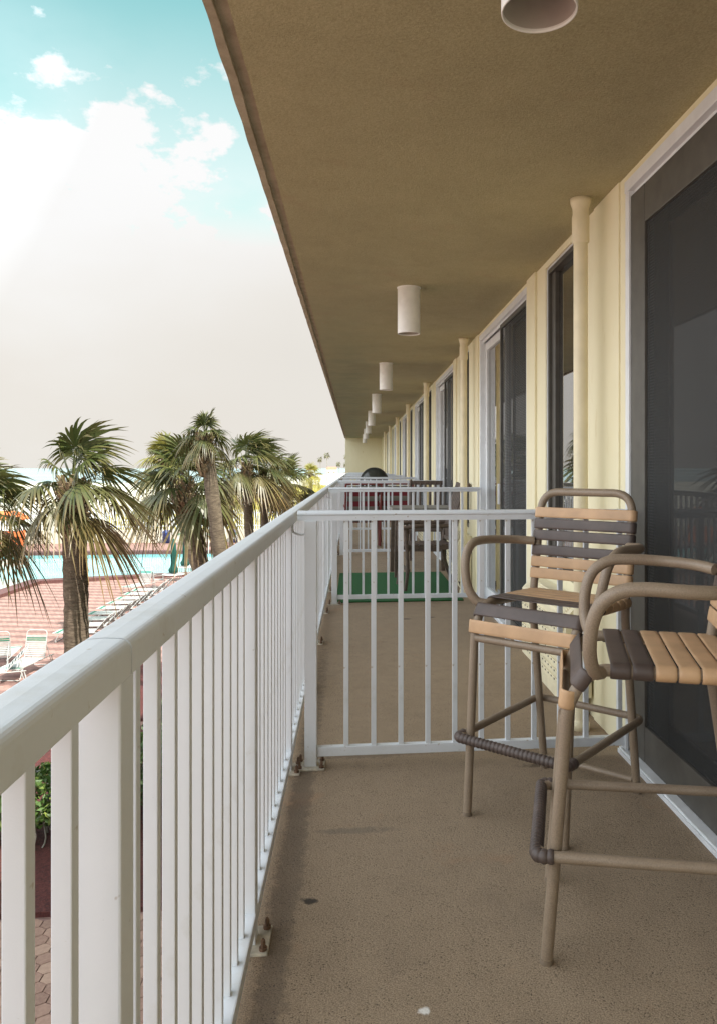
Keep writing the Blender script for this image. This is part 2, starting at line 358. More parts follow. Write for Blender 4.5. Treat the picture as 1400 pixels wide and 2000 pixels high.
# ------------------------------------------------------------------ the building we stand on
XW = 1.19; HC = 2.537; Y0, Y1 = -5.2, 33.2
def building():
    b = empty('apartment_building', (0, 0, 0), 0, 'cream apartment block with sliding doors and windows along the open balcony', 'building')
    w = MB()
    # openings repeat every unit; seg(y0, y1, z0, z1) is solid wall
    def seg(a, c, z0, z1, x=XW): w.box(x, 1.42, a, c, z0, z1)
    for k in range(-2, 8):
        o = k*UNIT
        seg(3.28+o, 4.0+o, 0, HC); seg(4.0+o, 4.72+o, 0, .62); seg(4.0+o, 4.72+o, 2.497, HC)
        seg(4.72+o, 5.2+o, 0, HC); seg(5.2+o, 7.25+o, 2.505, HC)
        # shallow pilasters and cover strips
        w.box(XW-.016, XW, 4.95+o, 5.19+o, 0, HC, .003); w.box(XW-.008, XW, 3.36+o, 3.72+o, 0, HC, .002)
    w.box(1.43, 10, Y0, Y1+.3, GZ, 3.1)          # the rooms behind, roof included
    w.box(XW+.25, 1.43, Y0, Y1, GZ, -.25)
    w.build('wall', M['cream'], b)
    # end wall of the balcony
    e = MB(); e.box(-.385, XW, Y1-.2, Y1, 0.003, HC-.002, .004); e.build('end_wall', M['cream'], b)
    # slab over the balcony, with the ragged drip groove near its outer edge
    ys = [Y0]; 
    while ys[-1] < Y1+.3: ys.append(ys[-1]+(.045 if ys[-1] < 9 else .15))
    vs = []; fs = []; mi = []
    prof = [(-.416, 2.80), (-.416, HC), (-.386, HC), (-.386, HC+.020), (-.346, HC+.020), (-.346, HC), (1.42, HC), (1.42, 2.80)]
    for i, y in enumerate(ys):
        g1 = noise.noise((y*2.1, 0, 3))*.006+noise.noise((y*9, 0, 8))*.0035
        g2 = noise.noise((y*1.3, 5, 0))*.003+(.002 if math.floor(y/.42) % 3 == 0 else 0)
        ge = noise.noise((y*6, 2, 1))*.003
        for j, (x, z) in enumerate(prof):
            dx = {0: ge, 1: ge, 2: g1, 3: g1, 4: g2, 5: g2}.get(j, 0)
            vs.append((x+dx, y, z+(noise.noise((y*7, j, 4))*.0025 if j in (1, 2) else 0)))
    n = len(prof); s = MB()
    for i in range(len(ys)-1):
        for j in range(n):
            a = i*n+j; c = i*n+(j+1) % n
            fs.append((a, c, c+n, a+n)); mi.append(0 if j == 5 else 1)
    fs.append(tuple(range(n))); fs.append(tuple(range((len(ys)-1)*n, len(ys)*n))); mi += [1, 1]
    s.add(vs, fs); s.mi = mi
    s.build('ceiling_slab', [M['ceiling'], M['edge']], b)
    # doors
    def door(k, screen_far):
        o = k*UNIT; a, c = 5.2+o, 7.25+o; f = MB(); xf = XW-.006
        f.box(xf-.028, xf+.10, a, c, .0, .028, .003)                       # sill track
        f.box(xf-.004, xf+.10, a, c, 2.455, 2.505, .003)                   # head
        f.box(xf, xf+.10, a, a+.045, .028, 2.455, .003); f.box(xf, xf+.10, c-.045, c, .028, 2.455, .003)
        f.box(xf+.024, xf+.03, a+.045, c-.045, 2.43, 2.456); f.box(xf-.034, xf-.028, a, c, .002, .02)
        d = f.build('sliding_door', M['doorwhite'], b)
        mid = (a+c)/2; far, near = (mid-.03, c-.046), (a+.046, mid+.03)
        scr, gls = (far, near) if screen_far else (near, far)
        def leaf(name, y0, y1, x0, x1, sw, bw, mat, par):
            p = MB(); p.box(x0, x1, y0, y0+sw, .03, 2.43, .004); p.box(x0, x1, y1-sw, y1, .03, 2.43, .004)
            p.box(x0+.001, x1-.001, y0+sw, y1-sw, .03, .03+bw, .004); p.box(x0+.001, x1-.001, y0+sw, y1-sw, 2.43-sw, 2.43, .004)
            return p.build(name, mat, par)
        # glass leaves behind, screen leaf in front
        leaf('door_frame', gls[0], gls[1], xf+.05, xf+.085, .075, .10, M['doorgrey' if screen_far else 'doorwhite'], d)
        g = MB(); g.box(xf+.072, xf+.078, a+.05, c-.05, .05, 2.44); gl = g.build('glass_pane', M['glass'], d)
        leaf('screen_frame', scr[0], scr[1], xf+.008, xf+.032, .16 if screen_far else .035, .15 if screen_far else .05, M['doorgrey'], d)
        q = .15 if screen_far else .03
        sm = MB(); sm.add([(xf+.02, scr[0]+q, .05), (xf+.02, scr[1]-q, .05), (xf+.02, scr[1]-q, 2.41), (xf+.02, scr[0]+q, 2.41)], [(0, 1, 2, 3)])
        sm.build('insect_screen', M['screen'], d)
        h = MB(); hy = scr[0]+.05 if screen_far else gls[0]+.05
        h.box(xf-.012, xf+.008, hy-.012, hy+.012, .95, 1.12, .004); h.build('handle', M['doorwhite'], d)
    for k in range(-1, 7): door(k, k == -1)
    for k in range(-1, 7):
        o = k*UNIT; a, c = 4.0+o, 4.72+o; f = MB(); x0 = XW+.012
        f.box(x0, x0+.07, a, a+.035, .62, 2.497, .003); f.box(x0, x0+.07, c-.035, c, .62, 2.497, .003)
        f.box(x0, x0+.07, a+.035, c-.035, .62, .66, .003); f.box(x0, x0+.07, a+.035, c-.035, 2.457, 2.497, .003)
        f.box(x0+.02, x0+.06, c-.11, c-.035, .66, 2.457, .003)
        wd = f.build('window', M['doorgrey'] , b)
        g = MB(); g.box(x0+.045, x0+.05, a+.03, c-.03, .65, 2.46); g.build('glass_pane', M['glass'], wd)
        sl = MB(); sl.box(x0-.005, x0+.005, c-.014, c-.002, .62, 2.49, .001); sl.box(x0-.005, x0+.005, a, c-.015, 2.484, 2.494, .001)
        sl.build('white_trim', M['doorwhite'], wd)
building()
fl = MB(); fl.box(-.355, 1.43, Y0, Y1+.3, -.22, 0, .004)
tag(fl.build('floor', M['deck']), kind='structure')

# ------------------------------------------------------------------ railings
def bolt_mb(x, y, z):
    m = MB(); m.lathe([(0, .0), (.0105, .0), (.0105, .008), (.006, .009), (.006, .024), (.002, .030), (0, .030)], 8, 0, (x, y, z), False)
    return m
def foot(parent, x, y, hx=.052, hy=.055):
    p = MB(); p.box(x-hx, x+hx, y-hy, y+hy, .0, .009, .003); o = p.build('base_plate', M['plate'], parent)
    for sx in (-1, 1):
        for sy in (-1, 1): bolt_mb(x+sx*(hx-.013), y+sy*(hy-.015), .009).build('bolt', M['rust'], o)
    return o
XR0, XR1 = -.305, -.255; XC = (XR0+XR1)/2
PS = 1.158; PITCH = PS/11
def rail_section():
    r = empty('balcony_railing')
    L = 3*PS
    # moulded cap: flat crowned top, rounded shoulders, square sides
    prof = []
    for a in range(0, 91, 15): prof.append((XC+.016+.013*math.cos(R(a)), 1.045+.012*math.sin(R(a))))
    prof.append((XC, 1.0580))
    for a in range(90, 181, 15): prof.append((XC-.016+.013*math.cos(R(a)), 1.045+.012*math.sin(R(a))))
    prof = [(XC+.027, 1.0145)]+[(XC+.029, 1.0165)]+prof+[(XC-.029, 1.0165), (XC-.027, 1.0145)]
    c = MB(); n = len(prof); g = .0026
    vs = [(x, y, z) for y in (g, L-g) for (x, z) in prof]
    c.add(vs, [(j, (j+1) % n, n+(j+1) % n, n+j) for j in range(n)]+[tuple(range(n))[::-1], tuple(range(n, 2*n))])
    c.build('top_rail', M['white'], r)
    b = MB(); b.box(XC-.018, XC+.027, .026, L-.026, .050, .090, .004); b.build('bottom_rail', M['white'], r)
    pm = MB(); pm.box(XR0, XR1, -.025, .025, .0, 1.0142, .003); post0 = None
    for i in range(3):
        if post0 is None: p = post0 = pm.build('post', M['white'], r)
        else: p = post0.copy(); col.objects.link(p); p.parent = r
        p.location = (0, i*PS, 0)
        foot(p, XC+.004, 0, .056, .062)
    bb = None
    for i in range(3):
        for j in range(1, 11):
            if bb is None:
                m = MB(); m.box(XC-.0098, XC+.0098, -.0098, .0098, .0895, 1.0142, .0014); o = bb = m.build('baluster', M['white'], r)
            else: o = bb.copy(); col.objects.link(o); o.parent = r
            o.location = (0, i*PS+.100+(j-1)*.1042, 0)
    return r
rs = rail_section()
labels = ['white balcony railing section behind the cap seam, running out of the picture at lower left',
          'white balcony railing section just past the cap seam, beside the bar stools',
          'white balcony railing section behind the first divider, beside the bare strip of floor and rug',
          'white balcony railing section beside the slatted table and the red striped chairs']
for k in range(-1, 9):
    o = rs if k == -1 else copy_tree(rs)
    o.location = (0, .90+k*3*PS, 0)
    i = k+1
    tag(o, labels[i] if i < 4 else 'white balcony railing section far down the corridor past the red striped chairs', 'railing', 'balcony railing sections')
def divider():
    d = empty('divider_railing')
    x0, x1 = -.205, 1.165
    t = MB(); prof = []
    for a in range(0, 181, 20): prof.append((.0245*math.cos(R(a)), 1.056+.016*math.sin(R(a))))
    prof = [(.019, 1.030), (.019, 1.052)]+prof+[(-.019, 1.052), (-.019, 1.030)]
    n = len(prof); a0, a1 = x0-.03, x1
    t.add([(x, p, z) for x in (a0, a1) for (p, z) in prof], [(j, (j+1) % n, n+(j+1) % n, n+j) for j in range(n)]+[tuple(range(n))[::-1], tuple(range(n, 2*n))])
    t.build('top_rail', M['white'], d)
    b = MB(); b.box(x0+.05, x1, -.016, .016, .045, .084, .003); b.build('bottom_rail', M['white'], d)
    p = MB(); p.box(x0, x0+.05, -.025, .025, 0, 1.030, .003); po = p.build('post', M['white'], d); foot(po, x0+.025, 0, .058, .055)
    p = MB(); p.box(x1-.028, x1-.008, -.012, .012, .084, 1.031, .002); p.build('end_stile', M['white'], d)
    w = MB(); w.box(x1, x1+.012, -.03, .03, .03, .11, .002); w.box(x1, x1+.012, -.03, .03, 1.0, 1.07, .002); w.build('wall_bracket', M['white'], d)
    # hook that ties the divider to the long railing
    h = MB(); h.tube(fillet([(x0-.05, -.03, 1.018), (x0-.05, -.03, .985), (x0-.02, -.02, .972), (x0+.004, -.01, .974), (x0+.004, -.005, .99)], .02), .0045, 8)
    h.build('tie_hook', M['white'], d)
    bb = None
    for j in range(10):
        x = -.034+j*.1145
        if bb is None:
            m = MB(); m.box(-.0105, .0105, -.0105, .0105, .083, 1.0315, .0014); o = bb = m.build('baluster', M['white'], d)
        else: o = bb.copy(); col.objects.link(o); o.parent = d
        o.location = (x, 0, 0)
    return d
dv = divider()
dl = ['white divider railing across the balcony directly behind the two strap bar stools',
      'white divider railing at the front edge of the green rug, second from the stools',
      'white divider railing between the slatted wooden table and the red striped chairs',
      'white divider railing just behind the red striped chairs, before the dark round table']
for k in range(0, 8):
    o = dv if k == 0 else copy_tree(dv)
    o.location = (0, 3.25+k*UNIT-(.12 if k else 0), 0)
    tag(o, dl[k] if k < 4 else 'white divider railing far down the balcony past the dark round table', 'divider railing', 'dividers across the balcony')

# ------------------------------------------------------------------ ceiling lamps, drainpipes, air conditioners
def lamp():
    l = empty('ceiling_lamp')
    s = MB(); s.lathe([(.079, 0), (.080, -.004), (.080, -.326), (.0795, -.330), (.0765, -.330), (.076, -.326), (.076, -.06)], 48)
    s.build('lamp_shade', M['lamp'], l)
    i = MB(); i.lathe([(.0755, -.322), (.072, -.20), (.05, -.12), (.0, -.10)], 40); i.build('reflector', M['lampin'], l)
    b = MB(); b.lathe([(0, -.19), (.02, -.185), (.033, -.16), (.03, -.13), (.014, -.105)], 20); b.build('bulb', M['lamp'], l)
    c = MB(); c.lathe([(.086, .0), (.086, -.004), (.079, -.006)], 40); c.build('canopy_plate', M['lamp'], l)
    return l
lp = lamp()
ords = ['', 'second', 'third', 'fourth', 'fifth', 'sixth', 'seventh', 'eighth']
for k in range(8):
    o = lp if k == 0 else copy_tree(lp)
    o.location = (.385, 1.58 if k == 0 else 1.50+k*UNIT, HC-.001)
    tag(o, 'white cylinder ceiling lamp right overhead, cut off by the top of the photo' if k == 0 else
        'white cylinder lamp on the balcony ceiling, %s in the row from the viewer' % ords[k], 'ceiling lamp', 'cylinder lamps along the ceiling')
def pipe():
    p = empty('drainpipe')
    m = MB(); m.tube([(0, 0, 0), (0, 0, HC)], .034, 28, cap=False); m.build('pipe', M['pipe'], p)
    c = MB(); c.lathe([(.035, HC-.215), (.041, HC-.205), (.0415, HC-.09), (.038, HC-.075), (.039, HC-.05), (.048, HC-.022), (.052, HC-.001), (.034, HC-.001)], 28)
    c.build('collar', M['pipe'], p)
    s = MB(); s.lathe([(.0345, .0), (.043, .0), (.043, .03), (.0345, .05)], 24); s.build('foot_ring', M['pipe'], p)
    return p
pp = pipe()
pl = ['cream drainpipe with flared ceiling collar beside the nearest sliding door', 'cream drainpipe at the right end of the green rug, second along the wall',
      'cream drainpipe, third along the wall, behind the slatted wooden table']
for k in range(7):
    o = pp if k == 0 else copy_tree(pp)
    o.location = (1.075, 3.585+k*UNIT, 0)
    tag(o, pl[k] if k < 3 else 'cream drainpipe, %s along the wall from the viewer' % ords[k], 'drainpipe', 'drainpipes along the wall')
def aircon():
    a = empty('air_conditioner')
    x0 = 1.045; m = MB(); L = 1.0
    vs = [(x0, .1), (1.178, .1), (1.178, .56), (1.10, .56), (x0, .50)]
    n = 5; m.add([(x, y, z) for y in (0, L) for x, z in vs], [(j, (j+1) % n, n+(j+1) % n, n+j) for j in range(n)]+[tuple(range(n))[::-1], tuple(range(n, 2*n))])
    m.build('case', M['acbox'], a)
    g = MB(); 
    for i in range(8): g.box(x0-.009, x0-.0005, .03, L-.03, .125+i*.044, .158+i*.044, .003)
    gr = g.build('front_grille', M['acbox'], a)
    h = MB()
    for i in range(8):
        for j in range(15): h.obox((x0-.0097, .06+j*.0625, .150+i*.044), (1, 0, 0), (0, 1, 0), (0, 0, 1), .0012, .006, .004)
    h.build('grille_hole', M['hole'], gr)
    t = MB()
    for i in range(6):
        t.obox((1.052+i*.009, L/2, .514+i*.0093), (.67, 0, .73), (0, 1, 0), (-.73, 0, .67), .002, L/2-.05, .006)
    t.build('top_louvre', M['acbox'], a)
    e = MB(); e.box(1.09, 1.165, .05, L-.05, .0, .1, .003); e.build('stand', M['acbox'], a)
    return a
ac = aircon()
for k, lab in enumerate(['cream air conditioner case with dotted grille under the window behind the bar stools', 'cream air conditioner case beside the wooden chair on the green rug',
                         'cream air conditioner case far down the wall past the second patio table']):
    o = ac if k == 0 else copy_tree(ac)
    o.location = (0, 3.74+k*UNIT, 0); tag(o, lab, 'air conditioner', 'air conditioners under the windows')

# ------------------------------------------------------------------ bar stools
RT = .0158
def strap(mb, x, z, n, w, L=.2):
    """band around two parallel rails at y = -L and y = L; n = outward normal in the xz plane"""
    n = Vector((n[0], 0, n[1])).normalized(); t = Vector((n.z, 0, -n.x)); c = Vector((x, 0, z)); ro, ri = RT+.0056, RT+.0008
    path = []
    for a in range(-75, 91, 15): path.append((-L-math.cos(R(a))*1, math.sin(R(a)), -1))
    P = []
    for (yy, hh, sgn) in path: P.append((-L, -math.cos(math.asin(max(-1, min(1, hh)))), hh))
    outer = []
    for a in range(-75, 91, 15): outer.append((-L, -math.cos(R(a)), math.sin(R(a))))
    for k in range(1, 8): outer.append((-L+2*L*k/8, 0, 1-.10*math.sin(math.pi*k/8)))
    for a in range(90, -76, -15): outer.append((L, math.cos(R(a)), math.sin(R(a))))
    us = [-.5, -.46, -.3, 0, .3, .46, .5]; drop = [.0022, .0006, 0, 0, 0, .0006, .0022]
    vs = []; fs = []; nu = len(us)
    for (y, cy, h) in outer:
        for u, dr in zip(us, drop):
            vs.append(c+Vector((0, y+cy*(ro-dr), 0))+n*(h*(ro-dr))+t*(u*w))
    k0 = len(vs)
    for (y, cy, h) in outer:
        for u in us: vs.append(c+Vector((0, y+cy*ri, 0))+n*(h*ri)+t*(u*w))
    m = len(outer)
    for i in range(m-1):
        for j in range(nu-1):
            a = i*nu+j; fs.append((a, a+1, a+1+nu, a+nu)); b = k0+a; fs.append((b, b+nu, b+1+nu, b+1))
        fs.append((i*nu, i*nu+nu, k0+i*nu+nu, k0+i*nu)); e = i*nu+nu-1; fs.append((e, k0+e, k0+e+nu, e+nu))
    for i in (0, m-1):
        for j in range(nu-1):
            a = i*nu+j; fs.append((a, k0+a, k0+a+1, a+1))
    mb.add(vs, fs, 0, True)
def stool():
    s = empty('bar_stool')
    def rail(sg):   # seat rail that bends down into the front leg
        return fillet([(-.185, sg*.2, .742), (.165, sg*.2, .748), (.222, sg*.2, .665), (.275, sg*.196, .004)], [0, .11, .06, 0], 8)
    for sg in (-1, 1):
        m = MB(); m.tube(rail(sg), RT, 16); m.build('leg', M['taupe'], s)
        f = MB(); f.tube([(.2752, sg*.196, 0), (.2746, sg*.196, .012)], RT+.0012, 16); f.build('foot_cap', M['footcap'], s)
        m = MB(); m.tube(fillet([(-.285, sg*.204, .004), (-.185, sg*.2, .70), (-.20, sg*.2, .80)], [0, .12, 0], 6), RT, 16); m.build('leg', M['taupe'], s)
        f = MB(); f.tube([(-.2852, sg*.204, 0), (-.2838, sg*.204, .012)], RT+.0012, 16); f.build('foot_cap', M['footcap'], s)
        arm = spline([(-.205, sg*.205, .952), (-.16, sg*.262, .957), (-.07, sg*.305, .962), (.04, sg*.302, .966), (.10, sg*.298, .958), (.145, sg*.292, .925),
                      (.166, sg*.284, .87), (.170, sg*.268, .80), (.158, sg*.238, .752), (.14, sg*.205, .742)], 6)
        m = MB(); m.tube(arm, RT+.0012, 16); m.build('armrest', M['taupe'], s)
    b = MB(); b.tube(fillet([(-.20, -.2, .79), (-.262, -.2, 1.152), (-.262, .2, 1.152), (-.20, .2, .79)], .085, 10), RT, 16); b.build('back_frame', M['taupe'], s)
    c = MB(); c.tube([(.232, -.186, .632), (.232, .186, .632)], .0135, 14); c.build('crossbar', M['taupe'], s)
    c = MB(); c.tube([(-.172, -.186, .738), (-.172, .186, .738)], .0135, 14); c.build('crossbar', M['taupe'], s)
    c = MB(); c.tube([(-.276, -.19, .05), (-.276, .19, .05)], .012, 14); c.build('stretcher', M['taupe'], s)
    ring = fillet([(.0, .228, .288), (.300, .224, .282), (.300, -.224, .282), (-.282, -.230, .292), (-.282, .230, .292), (.0, .228, .288)], [0, .055, .055, .05, .05, 0], 8)
    r = MB(); r.tube(ring[:-1], .0142, 14, closed=True); r.build('footrest', M['taupe'], s)
    core = fillet([(.256, .2248, .2826), (.300, .224, .282), (.300, -.224, .282), (.256, -.2248, .2826)], .05, 10)
    dense = []
    for a, d in zip(core, core[1:]):
        n = max(1, int((d-a).length/.0016))
        for k in range(n): dense.append(a.lerp(d, k/n))
    w = MB(); acc = 0; rr = []
    for i, p in enumerate(dense):
        if i: acc += (p-dense[i-1]).length
        ph = (acc % .0165)/.0165
        rr.append(.0156+.0028*math.sin(math.pi*min(1, ph*1.12))**.5 if ph*1.12 < 1 else .0156)
    w.tube(dense, rr, 16); w.build('footrest_wrap', M['strapbrown'], s)
    # seat straps: six across the top, two down the waterfall front
    def band(name, x, z, n, wd, tone): m = MB(); strap(m, x, z, n, wd); m.build(name, M[tone], s)
    for i, tone in enumerate(['strapbrown', 'strapbrown', 'straptan', 'straptan', 'straptan', 'straptan']):
        x = .094-.0545*i; band('seat_strap', x, .742+.006*(x+.185)/.35, (-.017, 1), .0495, tone)
    band('seat_strap', .186, .722, (.82, .57), .050, 'strapbrown'); band('seat_strap', .2225, .672, (.985, .15), .047, 'straptan')
    for zc, tone in ((1.066, 'straptan'), (1.020, 'strapbrown'), (.974, 'strapbrown'), (.914, 'strapbrown'), (.868, 'straptan'), (.822, 'straptan')):
        x = -.20-.062*(zc-.79)/.362; band('back_strap', x, zc, (.985, .17), .0415, tone)
    return s
st = stool()
st.location = (.735, 2.80, 0); st.rotation_euler = (0, 0, math.atan2(-.717, -.697))
tag(st, 'taupe bar stool with tan and brown straps facing the railing, its whole back in view', 'bar stool', 'strap bar stools')
s2 = copy_tree(st); h0 = math.atan2(.32, -.95); h1 = h0+R(3)
ft = Vector((.275, .196, 0)); fw = Vector((.805, 2.0, 0))+Matrix.Rotation(h0, 3, 'Z') @ ft
s2.location = fw-Matrix.Rotation(h1, 3, 'Z') @ ft; s2.rotation_euler = (0, 0, h1)
tag(s2, 'taupe strap bar stool side on, nearest the viewer and cut off by the right edge', 'bar stool', 'strap bar stools')

# ------------------------------------------------------------------ furniture further down the balcony
rg = MB(); rg.box(-.17, 1.02, 7.16, 9.12, .0, .012, .003); tag(rg.build('turf_rug', M['rug']), 'flat green turf rug lying on the balcony floor', 'rug')
def slat_table():
    t = empty('patio_table', (.77, 9.0, 0), R(2), 'small patio table with grey slatted top and dark legs on the green rug', 'table')
    m = MB()
    for i in range(7): m.box(-.36, .36, -.33+i*.096, -.245+i*.096, .775, .797, .003)
    m.box(-.37, -.33, -.345, .345, .765, .776); m.box(.33, .37, -.345, .345, .765, .776); m.build('tabletop', M['greywood'], t)
    a = MB(); a.box(-.35, .35, -.32, -.30, .70, .764); a.box(-.35, .35, .30, .32, .70, .764); a.build('apron', M['darkwood'], t)
    for sx in (-1, 1):
        for sy in (-1, 1):
            l = MB(); l.bar((sx*.31, sy*.285, 0), (sx*.30, sy*.28, .70), .045, .045, 0, (0, 0, 1), .003); l.build('leg', M['darkwood'], t)
slat_table()
def slat_chair():
    c = empty('wooden_chair'); S = .43
    m = MB()
    for i in range(7): m.bar((-.24+i*.075, -.22, .45-.008*abs(i-3)*0), (-.24+i*.075, .22, .45), .055, .02, 0, (0, 0, 1), .002)
    m.bar((-.27, -.20, .425), (.25, -.20, .432), .03, .04); m.bar((-.27, .20, .425), (.25, .20, .432), .03, .04); m.build('seat', M['darkwood'], c)
    for sg in (-1, 1):
        l = MB(); l.tube(spline([(.24, sg*.235, 0), (.215, sg*.235, .22), (.225, sg*.235, .44), (.235, sg*.24, .63)], 5), .019, 8); l.build('leg', M['darkwood'], c)
        l = MB(); l.tube(spline([(-.36, sg*.225, 0), (-.27, sg*.225, .25), (-.25, sg*.225, .45), (-.31, sg*.23, .75), (-.42, sg*.235, 1.08)], 5), .02, 8); l.build('leg', M['darkwood'], c)
        a = MB(); a.tube(spline([(.26, sg*.25, .63), (.1, sg*.26, .655), (-.12, sg*.255, .65), (-.30, sg*.23, .66)], 5), .021, 8); a.build('armrest', M['darkwood'], c)
    b = MB()
    for i in range(6):
        y = -.17+i*.068; b.tube(spline([(-.275, y, .50), (-.285, y, .66), (-.33, y, .86), (-.405, y, 1.04)], 4), [.016]*13, 6)
    b.bar((-.268, -.22, .50), (-.268, .22, .50), .03, .04); b.bar((-.412, -.23, 1.05), (-.412, .23, 1.05), .03, .055, 0, (0, 0, 1), .004); b.build('backrest', M['darkwood'], c)
    s = MB(); s.bar((.2, -.225, .2), (.2, .225, .2), .025, .03); s.build('stretcher', M['darkwood'], c)
    return c
wc = slat_chair()
for i, (x, y, rz, lab) in enumerate([(.72, 7.98, R(186), 'dark slatted wooden armchair on the green rug, in front of the slatted table'),
                                     (.93, 9.95, R(262), 'dark slatted wooden armchair behind the slatted table')]):
    o = wc if i == 0 else copy_tree(wc); o.location = (x, y, .012 if i == 0 else 0); o.rotation_euler = (0, 0, rz); tag(o, lab, 'chair', 'wooden chairs round the slatted table')
def red_chair():
    c = empty('striped_chair')
    b = MB(); b.obox((-.23, 0, .72), (.97, 0, .22), (0, 1, 0), (-.22, 0, .97), .03, .245, .25, 0, .02); b.build('backrest', M['redstripe'], c)
    s = MB(); s.box(-.22, .25, -.245, .245, .40, .46, .02); s.build('seat', M['redstripe'], c)
    for sg in (-1, 1):
        f = MB(); f.tube(fillet([(-.33, sg*.275, .98), (-.22, sg*.275, .5), (-.18, sg*.275, .012)], .1), .016, 10); f.build('leg', M['redpaint'], c)
        f = MB(); f.tube(fillet([(-.26, sg*.28, .64), (.30, sg*.28, .66), (.22, sg*.28, .30), (.34, sg*.28, .012)], [0, .13, .12, 0]), .016, 10); f.build('leg', M['redpaint'], c)
    t = MB(); t.tube(fillet([(-.33, -.275, .97), (-.335, -.275, 1.0), (-.335, .275, 1.0), (-.33, .275, .97)], .05), .016, 10); t.build('back_frame', M['redpaint'], c)
    t = MB(); t.tube([(.23, -.28, .4), (.23, .28, .4)], .013, 8); t.build('crossbar', M['redpaint'], c)
    t = MB(); t.tube([(-.2, -.28, .4), (-.2, .28, .4)], .013, 8); t.build('crossbar', M['redpaint'], c)
    return c
rc = red_chair()
for i, (x, y, rz, lab) in enumerate([(.11, 12.35, R(96), 'red and grey striped patio armchair nearer the railing'), (.68, 12.5, R(84), 'red and grey striped patio armchair nearer the wall')]):
    o = rc if i == 0 else copy_tree(rc); o.location = (x, y, 0); o.rotation_euler = (0, 0, rz); tag(o, lab, 'chair', 'red striped chairs')
def flip_table():
    t = empty('round_table', (.42, 16.4, 0), R(3), 'dark round folding table tipped upright beyond the red chairs', 'table')
    d = MB(); d.xf = Matrix.Translation((0, 0, .96)) @ Matrix.Rotation(R(84), 4, 'X'); d.lathe([(0, .008), (.285, .008), (.285, -.008), (0, -.008)], 48); d.build('tabletop', M['smoked'], t)
    r = MB(); r.xf = d.xf; r.tube([(.292*math.cos(R(a)), .292*math.sin(R(a)), 0) for a in range(0, 360, 8)], .014, 8, closed=True)
    for q in (-.12, 0, .12): r.bar((-.27, q, -.014), (.27, q, -.014), .02, .008)
    r.build('rim', M['darkmetal'], t)
    for sg in (-1, 1):
        l = MB(); l.tube([(sg*.24, -.28, 0), (sg*.2, .06, .78)], .014, 8); l.build('leg', M['darkmetal'], t)
        l = MB(); l.tube([(sg*.22, .30, 0), (sg*.18, -.04, .78)], .014, 8); l.build('leg', M['darkmetal'], t)
flip_table()

# ------------------------------------------------------------------ palms and planting
def fan_leaf(mb, o, az, el, L, Rf, droop, brown, green, yellow, rg, wind=(0, 0), N=28, spread=118):
    d = Vector((math.cos(az)*math.cos(el), math.sin(az)*math.cos(el), math.sin(el)))
    wv = Vector((wind[0], wind[1], 0))
    pts = [o+d*(L*t)+Vector((0, 0, -droop*.30*L*t*t))+wv*(L*t*t*.35) for t in (0, .35, .7, 1)]
    mb.tint = (min(1, brown*.7), .9, yellow)
    mb.tube(pts, [.020, .014, .011, .008], 4, cap=False)
    hub = pts[-1]; fd = (pts[-1]-pts[-2]).normalized()
    side = fd.cross(Vector((0, 0, 1)))
    if side.length < .1: side = Vector((1, 0, 0))
    side.normalize(); side = (Matrix.Rotation(rg.uniform(-.5, .5), 3, fd) @ side).normalized(); nrm = side.cross(fd).normalized()
    dphi = R(2*spread/N)
    ts = (.03, .22, .46, .66, .84, 1)
    for i in range(N):
        ph = R(-spread+2*spread*(i+.5)/N)
        ln = Rf*(.68+.32*math.cos(ph*.75))*rg.uniform(.86, 1.06)
        bd = (fd*math.cos(ph)+side*math.sin(ph)).normalized()
        bd = (bd+nrm*.18*(1-abs(math.cos(ph)))).normalized(); ac = bd.cross(nrm).normalized()
        dr = droop*rg.uniform(.55, 1.1); tw = rg.uniform(-.06, .06)
        L_, Rr, tl, tr = [], [], [], []
        gv = min(1, max(0, green+rg.uniform(-.18, .18)))
        bt = brown+rg.uniform(0, .35)
        for t in ts:
            p = hub+bd*(ln*t)+Vector((0, 0, -dr*ln*(t**2.3)))+wv*(ln*t**1.8)+ac*(tw*ln*t*t)
            if t <= .46: wd = 1.02*ln*t*math.tan(dphi/2)
            else: wd = 1.02*ln*.46*math.tan(dphi/2)*(1-(t-.46)/.54)**.6
            wd = max(wd, .0012)
            L_.append(p-ac*wd-nrm*wd*.35); Rr.append(p+ac*wd+nrm*wd*.35)
            b = min(1, max(0, bt*.55+max(0, t-.60)*1.5*min(1, .35+bt)))
            tl.append((b, gv, yellow))
        n = len(ts); mb.add(L_+Rr, [(k, k+1, n+k+1, n+k) for k in range(n-1)], 0, False, tl+tl)
def trunk_mb(base, top, r0, r1, seed, lean=(0, 0)):
    rg = random.Random(seed); mb = MB(); n = 74; seg = 20; vs = []
    H = top.z-base.z
    for i in range(n+1):
        t = i/n; c = base.lerp(top, t)+Vector((lean[0], lean[1], 0))*math.sin(math.pi*t)
        r = r0+(r1-r0)*t+.06*math.exp(-t*H/.35)
        ringr = .014*(1-2*abs(((t*H*8.5) % 1)-.5))
        for k in range(seg):
            a = 2*math.pi*k/seg
            q = r*(1+.10*noise.noise((math.cos(a)*2, math.sin(a)*2, t*H*4+seed))+.05*noise.noise((math.cos(a)*6, math.sin(a)*6, t*H*13+seed)))+ringr
            vs.append(c+Vector((q*math.cos(a), q*math.sin(a), 0)))
    mb.add(vs, [(i*seg+k, i*seg+(k+1) % seg, (i+1)*seg+(k+1) % seg, (i+1)*seg+k) for i in range(n) for k in range(seg)], 0, True)
    return mb
